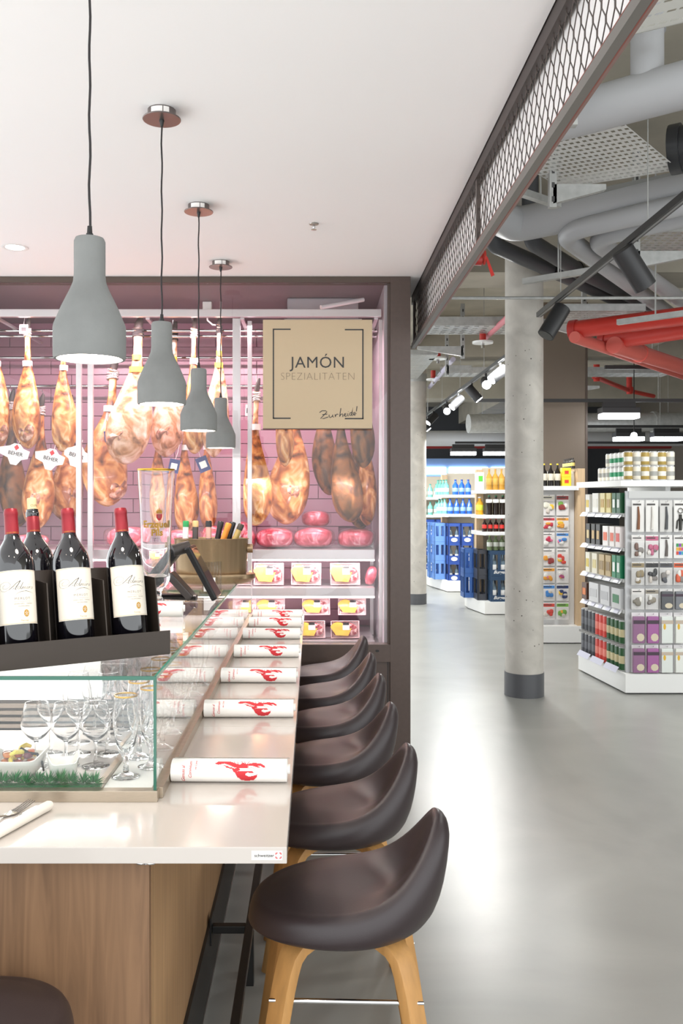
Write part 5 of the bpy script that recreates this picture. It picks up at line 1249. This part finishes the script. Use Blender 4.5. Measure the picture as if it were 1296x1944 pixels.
goods('juice_bottle', B(.25, .045, 'e6a82c', 'd7e04a', 'f0f0f0'), [(2.35, 12.60, 1.3705), (2.36, 12.74, 1.3705)], lambda i: ('yellow juice bottle beside the dark syrup bottles', 'second yellow juice bottle at the shelf corner')[i], 'bottle', 'juice bottles')
goods('cola_bottle', B(.178, .034, '2a1512', 'd93a34', 'c8322c'), [(2.38 + .08 * k, 12.44, 1.1375) for k in range(6)], lambda i: 'small cola bottle with red label, %s in line towards the column' % ORD[i], 'bottle', 'cola bottles')
goods('green_bottle', B(.2, .04, '6a7a58', 'dfe4dc', '9ab04a'), [(2.46 + .085 * k, 12.48, .8795) for k in range(4)], lambda i: 'pale green bottle standing on the navy crates, %s in line' % ORD[i], 'bottle', 'pale green bottles')
# fourth unit
drinks_unit('drinks_shelf', 'drinks shelf with stacked royal blue crates', 2.29, 3.2, 15.3, 16.6, 2.10, 16.4, .19, (1.66, 1.33))
cm2 = crate_mesh(.215, .3, .325, '2d4d9c', 1, .3)
for c_ in range(2):
    for r_ in range(3): crate(2.42 + .225 * c_, 15.5, .1905 + r_ * .327, cm2, .215, .3, .325, wat, 2, '%s royal blue crate in the %s stack' % (('lowest', 'middle', 'top')[r_], ('first', 'second')[c_]), 'oval', wl)
cs_ = crate_mesh(.2, .3, .325, '6a94d8', 2, .3)
for c_ in range(2):
    for r_ in range(3):
        o = thing('bottle_crate', '%s pale blue crate, %s on the aisle side' % (('lowest', 'middle', 'top')[r_], ('nearer', 'farther')[c_]), 'crate', (2.205 - .04 * c_, 15.72 + .33 * c_, .1905 + r_ * .327), 0, 'blue bottle crates on the drinks shelves'); link('shell', cs_, o)
bl = B(.262, .05, '2f63c8', '8fb8ea', '1f3f9a', (.2, .45), .35); tl = B(.262, .05, '7fc4b8', 'dfeeee', '3a9a8a', (.2, .45), .35)
goods('water_bottle', bl, [(2.36 + .11 * k, 15.42, 1.3305) for k in range(4)], lambda i: 'blue water bottle on the lower shelf over the crates, %s in line' % ORD[i], 'bottle', 'blue water bottles')
goods('water_bottle', bl, [(2.45 + .11 * k, 15.42, 1.6605) for k in range(3)], lambda i: 'blue water bottle on the upper shelf over the crates, %s in line' % ORD[i], 'bottle', 'blue water bottles')
goods('water_bottle', tl, [(2.30 - .03 * k, 15.48 + .12 * k, 1.6605) for k in range(4)], lambda i: 'clear teal water bottle at the shelf corner, %s from the front' % ORD[i], 'bottle', 'teal water bottles')
goods('water_bottle', tl, [(2.28 - .03 * k, 15.50 + .12 * k, 1.3305) for k in range(3)], lambda i: 'teal water bottle on the lower shelf corner, %s from the front' % ORD[i], 'bottle', 'teal water bottles')
# fifth unit
drinks_unit('drinks_shelf', 'farthest drinks shelf beside the pale column', 2.1, 3.2, 17.6, 18.8, 2.0, 18.6, .2, (1.62, 1.27))
for c_ in range(3):
    for r_ in range(3): crate(2.30 + .225 * c_, 17.82, .2005 + r_ * .327, cm2, .215, .3, .325, wat, 2, '%s blue crate of the farthest unit, %s stack' % (('lowest', 'middle', 'top')[r_], ORD[c_]), 'oval', wl)
goods('water_bottle', tl, [(2.2 + .12 * k, 17.74, 1.6205) for k in range(6)], lambda i: 'teal water bottle on top of the farthest drinks shelf, %s in line' % ORD[i], 'bottle', 'far water bottles')
goods('water_bottle', tl, [(2.2 + .12 * k, 17.74, 1.2705) for k in range(6)], lambda i: 'teal water bottle on the lower board of the farthest shelf, %s in line' % ORD[i], 'bottle', 'far water bottles')
# lit cooler wall at the far end
t = thing('cooler_wall', 'far wall of coolers with a blue lit canopy', 'cooler')
part('canopy', MB().box((2.2, 21.4, 2.05), (5.2, 22.2, 2.55)), C('8fb2e6', .4), t)
for x in (2.25, 3.25, 4.25):
    part('lamp_box', MB().box((x, 21.36, 2.18), (x + .92, 21.395, 2.34)), M('cooler_light', 'ffffff', .5, emit=('dfeaff', 6.0)), t)
part('cabinet', MB().box((2.2, 22.0, 0), (5.2, 22.6, 2.045)), C('39404e', .4), t)
for z in (.5, .9, 1.3, 1.7): part('shelf', MB().box((2.2, 21.7, z), (5.2, 21.99, z + .03)), sh_w, t)
rnd = random.Random(3)
# ================================================================ pipes, trays and lamps under the hall ceiling
pv = M('pipe_grey', 'b4b5b8', 0.45); pvd = M('pipe_dark', '4a4b4f', 0.5); redp = M('pipe_red', 'c8392f', 0.4); pinkp = M('pipe_pink', 'd77f88', 0.45)
def bend(pts, rad=0.14, n=6):
    pts = [Vector(p) for p in pts]; out = [pts[0]]
    for i in range(1, len(pts) - 1):
        a, b, c = pts[i - 1], pts[i], pts[i + 1]
        d1 = (a - b); d2 = (c - b); r = min(rad, d1.length * .45, d2.length * .45)
        p, q = b + d1.normalized() * r, b + d2.normalized() * r
        for k in range(n + 1):
            tt = k / n; out.append(p * (1 - tt) ** 2 + b * 2 * tt * (1 - tt) + q * tt ** 2)
    return out + [pts[-1]]
def pipe(name, label, pts, r, m_, rings=(), rad=.16, cat='pipe', ring_m=None):
    t = thing(name, label, cat)
    part('tube', MB().tube(bend(pts, rad), r, 20), m_, t, smooth=40)
    for (a, b, f) in rings:
        A_ = Vector(pts[a]).lerp(Vector(pts[b]), f); d = (Vector(pts[b]) - Vector(pts[a])).normalized() * .03
        part('coupling', MB().tube([A_ - d, A_ + d], r * 1.13, 20), ring_m or m_, t, smooth=40)
    return t
pA = pipe('waste_pipe', 'thick pale grey pipe under the slotted ceiling panel', [PZ(900, 262, 3.35), PZ(1040, 232, 3.35), PZ(1300, 160, 3.35), PZ(1700, 60, 3.35)], .098, pv)
q = PZ(1228, 180, 3.35)
part('riser', MB().tube([q + Vector((0, 0, .05)), q + Vector((0, 0, .66))], .07, 18), pv, pA, smooth=40)
part('riser_collar', MB().tube([q + Vector((0, 0, .27)), q + Vector((0, 0, .33))], .078, 18), pv, pA, smooth=40)
pipe('waste_pipe', 'thick grey pipe with elbow beside the mesh valance', [PZ(820, 333, 3.47), PZ(905, 385, 3.47), PZ(975, 428, 3.47), PZ(1300, 360, 3.47), PZ(1650, 285, 3.47)], .116, pv, rad=.12)
pipe('heating_pipe', 'pale pipe bending from the wall side down the aisle, nearer the red valve', [PZ(1650, 318, 3.34), PZ(1296, 388, 3.34), PZ(1062, 442, 3.34), PZ(1290, 610, 3.34), PZ(1500, 715, 3.34)], .064, pv, rad=.22)
pipe('heating_pipe', 'pale pipe bending down the aisle, nearer the track spot', [PZ(1650, 335, 3.34), PZ(1296, 412, 3.34), PZ(1122, 452, 3.34), PZ(1296, 572, 3.34), PZ(1500, 690, 3.34)], .064, pv, rad=.22)
pipe('insulated_pipe', 'dark insulated pipe bending out from under the mesh valance', [PZ(930, 462, 3.4) + Vector((0, 0, .55)), PZ(930, 462, 3.4), PZ(1045, 512, 3.4), PZ(1250, 606, 3.4), PZ(1420, 680, 3.4)], .058, pvd, ((2, 3, .0), (2, 3, .75)), .12, ring_m=black_m)
pipe('insulated_pipe', 'dark insulated pipe beside the twin pale pipes', [PZ(1006, 458, 3.4) + Vector((0, 0, .55)), PZ(1006, 458, 3.4), PZ(1095, 512, 3.4), PZ(1296, 612, 3.4), PZ(1420, 672, 3.4)], .058, pvd, ((2, 3, .0), (2, 3, .75)), .12, ring_m=black_m)
pipe('dark_duct', 'black round duct at the picture edge under the ceiling', [PZ(1275, 285, 3.55), PZ(1500, 240, 3.55)], .12, M('duct_black', '2f3033', .4), ((0, 1, .04),))
# red sprinkler pipes
pipe('sprinkler_pipe', 'red sprinkler main with capped end beside the track spot', [PZ(1083, 627, 3.05), PZ(1300, 600, 3.05), PZ(1500, 575, 3.05)], .075, redp, ((0, 1, .03),), ring_m=M('pipe_red_dark', 'b02f2a', .4))
pipe('sprinkler_pipe', 'second red sprinkler main running behind the first', [PZ(1143, 648, 3.03), PZ(1296, 625, 3.03), PZ(1500, 595, 3.03)], .085, redp, ((0, 1, .04),), ring_m=M('pipe_red_dark', 'b02f2a', .4))
pipe('sprinkler_pipe', 'long thin red pipe running down over the shelf units', [PZ(1090, 640, 2.97), PZ(1296, 712, 2.97), PZ(1400, 748, 2.97)], .05, M('pipe_salmon', 'd96a60', .4))
pipe('sprinkler_pipe', 'long thick red pipe running down beside the thin one', [PZ(1165, 655, 2.96), PZ(1296, 697, 2.96), PZ(1430, 740, 2.96)], .075, M('pipe_salmon', 'd96a60', .4), ((0, 1, .35),))
pipe('sprinkler_pipe', 'thin red pipe with two valves far back over the cans', [PZ(1128, 715, 3.35), PZ(1195, 742, 3.35), PZ(1240, 752, 3.35)], .035, redp)
for (a, b) in ((1132, 'nearer red branch valve on the far thin pipe'), (1194, 'farther red branch valve on the far thin pipe')):
    p = PZ(a, 716 if a == 1132 else 741, 3.35)
    t = thing('branch_valve', b, 'valve', p); part('body', MB().tube([(0, 0, -.06), (0, 0, .22)], .045, 12), redp, t, smooth=40); part('flange', MB().tube([(0, 0, -.02), (0, 0, .05)], .065, 12), redp, t, smooth=40)
p = PZ(905, 492, 3.1)
t = thing('fire_valve', 'red fire valve with hanging red tag beside the mesh valance', 'valve', p)
part('body', MB().tube([(-.12, 0, 0), (.03, 0, -.005)], .035, 14), M('pipe_red_dark', 'b02f2a', .4), t, smooth=40)
part('wheel', MB().tube([(.045 + .0 * a, .035 * math.cos(a), .01 + .04 * math.sin(a)) for a in [2 * PI * k / 14 for k in range(15)]], .008, 6), redp, t)
part('stem', MB().tube([(-.02, 0, .0), (-.02, 0, HZ - 3.1)], .014, 10), redp, t, smooth=40)
part('tag', MB().prism([(.05, .02), (.065, .015), (.11, -.10), (.09, -.11)], lambda p_: (p_[0], -.002, p_[1]), lambda p_: (p_[0], .002, p_[1])), M('tag_red', 'd8352c', .6), t)
pipe('sprinkler_branch', 'pink sprinkler branch with white disc beside the big column', [PZ(917, 645, 3.35), PZ(985, 583, 3.35)], .03, pinkp)
pipe('sprinkler_branch', 'pale branch pipe rising left of the far track lamps', [PZ(815, 735, 3.3), PZ(860, 682, 3.3)], .03, M('pipe_lilac', 'c9c4d8', .4))
def disc(px, py, z, label, r=.11):
    t = thing('sprinkler_rose', label, 'sprinkler', PZ(px, py, z))
    part('disc', MB().lathe([(0, 0), (r, 0), (r, .02), (0, .03)], 24), white2_m, t, smooth=40)
    part('neck', MB().tube([(0, 0, .025), (0, 0, .14)], .035, 10), redp, t, smooth=40); part('head', MB().tube([(0, 0, -.05), (0, 0, 0)], .018, 8), chrome_m, t)
disc(916, 652, 3.25, 'white sprinkler disc with red neck below the pink branch'); disc(831, 682, 3.3, 'white sprinkler disc left of the steel bracket'); disc(822, 722, 3.3, 'small white sprinkler disc near the pale column', .1)
pipe('conduit', 'thin steel conduit crossing before the big column', [(0.9, 6.95, 3.155), (4.6, 6.95, 3.155)], .012, galv_m)
pipe('round_duct', 'large silver round duct far back above the cans', [(2.6, 15.0, 2.85), (8.0, 15.6, 2.95)], .16, galv_m, ((0, 1, .3), (0, 1, .6)))
pipe('round_duct', 'grey duct crossing low before the cooler wall', [(1.7, 17.2, 2.75), (7.5, 17.2, 2.75)], .15, pv)
t = pipe('sprinkler_pipe', 'dark red pipe crossing far back', [(1.7, 18.8, 2.72), (7.5, 18.8, 2.72)], .08, M('pipe_red_deep', '8e2a2a', .5))
for x in (2.4, 4.2, 6.2): part('hanger', MB().tube([(x, 18.8, 2.79), (x, 18.8, HZ)], .008, 6), galv_m, t)
# cable trays, perforated sheet built hole by hole
def perf_tray(name, label, A_, u, v, nu, nv, hole=(.55, .42), side=.06, m_=galv_m, slot=False):
    """tray of unit vectors u, v (per cell) from corner A_"""
    t = thing(name, label, 'cable tray'); mb = MB(); A_ = Vector(A_); u = Vector(u); v = Vector(v)
    hu, hv = hole
    for i in range(nu):
        for j in range(nv):
            o = A_ + u * i + v * j; a, b = (1 - hu) / 2, (1 - hv) / 2
            O = [o, o + u, o + u + v, o + v]; I = [o + u * a + v * b, o + u * (1 - a) + v * b, o + u * (1 - a) + v * (1 - b), o + u * a + v * (1 - b)]
            mb.add(O + I, [(0, 1, 5, 4), (1, 2, 6, 5), (2, 3, 7, 6), (3, 0, 4, 7)])
    pt = part('perforated_sheet', mb, m_, t, recalc=False)
    Z = Vector((0, 0, side))
    for (P0, P1) in ((A_, A_ + u * nu), (A_ + v * nv, A_ + u * nu + v * nv)):
        n2 = (P1 - P0).cross(Vector((0, 0, 1))).normalized() * .002
        part('side_rail', MB().add([P0 - n2, P1 - n2, P1 + n2, P0 + n2, P0 - n2 + Z, P1 - n2 + Z, P1 + n2 + Z, P0 + n2 + Z], [(0, 3, 2, 1), (4, 5, 6, 7), (0, 1, 5, 4), (1, 2, 6, 5), (2, 3, 7, 6), (3, 0, 4, 7)]), m_, t)
    return t
a = PZ(1065, 358, 3.45); b = PZ(1290, 322, 3.45); c = PZ(1165, 218, 3.45)
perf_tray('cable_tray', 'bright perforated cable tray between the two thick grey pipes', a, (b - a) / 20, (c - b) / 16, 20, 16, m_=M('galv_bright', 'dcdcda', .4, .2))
a = PZ(1150, 78, 3.5); b = PZ(1330, 35, 3.5)
perf_tray('cable_tray', 'white slotted tray at the top picture corner', a, (b - a) / 8, Vector((.0, -.09, 0)), 8, 12, (.72, .16), .04, M('tray_white', 'e2e2dc', .5))
a = PZ(1090, 385, 3.5); b = PZ(1330, 335, 3.5)
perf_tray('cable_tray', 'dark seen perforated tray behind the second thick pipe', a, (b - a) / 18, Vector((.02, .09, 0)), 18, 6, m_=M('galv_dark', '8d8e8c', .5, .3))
a = PZ(1240, 440, 3.4)
perf_tray('cable_tray', 'perforated tray end at the picture edge beside the steel bracket', a, Vector((.06, 0, 0)), Vector((.0, .06, 0)), 14, 9)
a = PZ(1065, 590, 3.2); perf_tray('cable_tray', 'ribbed bright tray above the red sprinkler mains', a, Vector((.08, -.0, 0)), Vector((0, .08, 0)), 9, 8, (.8, .15))
a = PZ(822, 618, 3.35); perf_tray('cable_tray', 'long cable tray crossing between mesh valance and big column', a, Vector((.1, 0, 0)), Vector((.0, .1, 0)), 11, 5, (.5, .3), .09)
a = Vector((1.0, 10.6, 3.3)); perf_tray('cable_tray', 'ribbed tray running away left of the pale column', a, Vector((.06, 0, 0)), Vector((0, .12, 0)), 8, 18, (.8, .15))
t = perf_tray('cable_tray', 'narrow tray crossing behind the steel bracket', Vector((1.7, 12.0, 3.28)), Vector((.12, 0, 0)), Vector((0, .1, 0)), 26, 4, (.5, .3), .08)
# steel brackets
def bracket(p, h, w_, label, arm=-1):
    t = thing('ceiling_bracket', label, 'bracket', p)
    part('hanger', MB().box((-.02, -.02, 0), (.02, .02, h)), galv_m, t)
    for k in range(max(1, int(h / .08))): part('slot', MB().box((-.008, -.0215, .03 + k * .08), (.008, -.0202, .06 + k * .08)), M('slot_dark', '4c4c4c', .7), t)
    part('arm', MB().prism([(0, .02), (arm * w_, .10), (arm * w_, .13), (0, .13)], lambda q_: (q_[0], -.02, q_[1]), lambda q_: (q_[0], .02, q_[1])), galv_m, t)
bracket(PZ(1207, 515, 3.1), .8, .4, 'steel bracket hanging at the picture edge by the pale pipes', 1)
bracket(PZ(1048, 395, 3.25), .5, .3, 'steel bracket on the second thick pipe', 1)
bracket(PZ(1108, 645, 3.05), .5, .3, 'steel bracket before the red sprinkler mains')
bracket(PZ(878, 680, 3.15), .6, .5, 'steel bracket with long arm near the pale column'); bracket(PZ(848, 714, 3.1), .6, .3, 'small steel bracket left of the far track lamps', 1)
bracket(PZ(1077, 752, 2.9), .8, .4, 'steel bracket before the beige shaft', 1)
bracket(PZ(1085, 240, 3.2), .5, .2, 'steel bracket at the end of the thick pipe beside the valance', -1)
for (a, b, lb_) in ((PZ(993, 540, 3.12), PZ(1130, 518, 3.12), 'short strut channel under the dark pipes'), (PZ(1172, 617, 2.92), PZ(1320, 597, 2.92), 'strut channel across the red mains'), (PZ(990, 372, 3.35), PZ(1060, 395, 3.35), 'short strut under the perforated tray')):
    t = thing('strut_channel', lb_, 'bracket'); d = (b - a).normalized(); n2 = d.cross(Vector((0, 0, 1))) * .02
    mb = MB(); Z = Vector((0, 0, .04)); mb.add([a - n2, b - n2, b + n2, a + n2, a - n2 + Z, b - n2 + Z, b + n2 + Z, a + n2 + Z], [(0, 3, 2, 1), (4, 5, 6, 7), (0, 1, 5, 4), (1, 2, 6, 5), (2, 3, 7, 6), (3, 0, 4, 7)]); part('channel', mb, galv_m, t)
    part('rod', MB().tube([a.lerp(b, .5) + Z, a.lerp(b, .5) + Vector((0, 0, HZ - a.z))], .006, 6), galv_m, t)
# track lights
lens_m = M('track_lens', 'ffffff', .5, emit=('f6fbff', 25.0))
def spot_head(p, aim, label, lit, r=.055, L=.2):
    t = thing('track_spot', label, 'spotlight', p); d = Vector(aim).normalized()
    part('yoke', MB().tube([(0, 0, -.002), (0, 0, -.07)], .012, 8), black_m, t)
    c0 = Vector((0, 0, -.1)) - d * L * .35; c1 = c0 + d * L
    part('housing', MB().tube([c0, c0 + d * .004, c1 - d * .004, c1], [r * .94, r, r, r], 24), M('spot_black', '2e2e30', .45), t, smooth=40)
    part('lens', MB().tube([c1 + d * .0006, c1 + d * .002], r * .86, 24), lens_m if lit else M('lens_off', '1a1a1c', .2), t)
    if lit:
        l = bpy.data.lights.new('track_light', 'SPOT'); l.energy = 60; l.color = (1, .99, .96); l.spot_size = R(70); l.spot_blend = .6; l.shadow_soft_size = .05
        o = bpy.data.objects.new('track_light', l); COL.objects.link(o); o.location = Vector(p) + c1 + d * .02; o.rotation_euler = d.to_track_quat('-Z', 'Y').to_euler()
def track(x, y0, y1, z, label):
    t = thing('light_track', label, 'light track'); part('rail', MB().box((x - .018, y0, z), (x + .018, y1, z + .035)), M('track_black', '2a2a2b', .4), t)
    part('groove', MB().box((x - .006, y0, z - .002), (x + .006, y1, z - .0002)), M('track_grey', '8a8a8a', .4), t)
    k = y0 + 1.35
    while k < y1: part('hanger', MB().tube([(x, k, z + .035), (x, k, HZ)], .003, 6), galv_m, t); k += 1.6
track(1.70, 3.2, 6.75, 2.965, 'black light track running along the aisle to the big column')
spot_head((1.70, 4.80, 2.963), (.55, .15, -.75), 'unlit black track spot pointing over the aisle', False, .06, .24)
spot_head((1.70, 6.25, 2.963), (-.35, -.1, -.55), 'unlit black track spot beside the big column', False, .06, .24)
track(1.88, 8.5, 15.9, 2.965, 'far black light track with lit spots beside the pale column')
aims = [(-.5, -.2, -.4), (-.1, -.85, -.3), (.5, -.1, -.6), (-.5, -.2, -.5), (-.1, -.85, -.35), (-.5, -.2, -.5), (.4, -.1, -.5)]
for i, (y, am) in enumerate(zip((9.0, 9.75, 10.6, 11.6, 12.6, 14.0, 15.2), aims)):
    spot_head((1.88, y, 2.963), am, 'lit black spot on the far track, %s counting from the big column' % ORD[i], True)
def cross_track(y, z, x0, x1, label):
    t = thing('light_track', label, 'light track'); part('rail', MB().box((x0, y - .018, z), (x1, y + .018, z + .04)), M('track_black', '2a2a2b', .4), t)
    k = x0 + .5
    while k < x1: part('hanger', MB().tube([(k, y, z + .04), (k, y, HZ)], .004, 6), galv_m, t); k += 1.7
cross_track(10.9, 2.77, 2.0, 6.5, 'black light track crossing before the beige shaft')
cross_track(9.4, 2.955, 3.06, 6.5, 'short black light track crossing above the red pipes')
cross_track(14.2, 2.72, 3.3, 7.0, 'black light track above the nearer lamp box'); cross_track(16.4, 2.6, 2.6, 7.0, 'black light track low above the farther lamp boxes')
def lampbox(x, y, z, label, e=18):
    t = thing('lamp_box', label, 'lamp', (x, y, z))
    part('housing', MB().box((-.23, -.1, .06), (.23, .1, .13)), M('spot_black', '2e2e30', .45), t, bevel=.004)
    part('yoke', MB().box((-.2, -.02, .131), (.2, .02, .20)), black_m, t)
    part('diffuser', MB().box((-.22, -.095, .0), (.22, .095, .0595)), M('box_light', 'ffffff', .5, emit=('f4faff', 9.0)), t)
lampbox(3.72, 10.9, 2.57, 'square lit lamp box on the track right of the beige shaft'); lampbox(5.0, 14.2, 2.51, 'lit lamp box above the cans'); lampbox(5.6, 14.2, 2.51, 'lit lamp box at the picture edge above the cans')
lampbox(2.75, 16.4, 2.39, 'lit lamp box over the cooler canopy'); lampbox(3.35, 16.4, 2.39, 'lit lamp box beside the big column over the coolers')
t = thing('globe_lamp', 'small round lit globe lamp hanging above the cans', 'lamp', P(1203, 827, 12.0))
part('globe', MB().lathe([(0, -.045), (.03, -.035), (.045, 0), (.03, .035), (0, .045)], 20), lens_m, t, smooth=True); part('rod', MB().tube([(0, 0, .045), (0, 0, 1.05)], .006, 6), black_m, t)
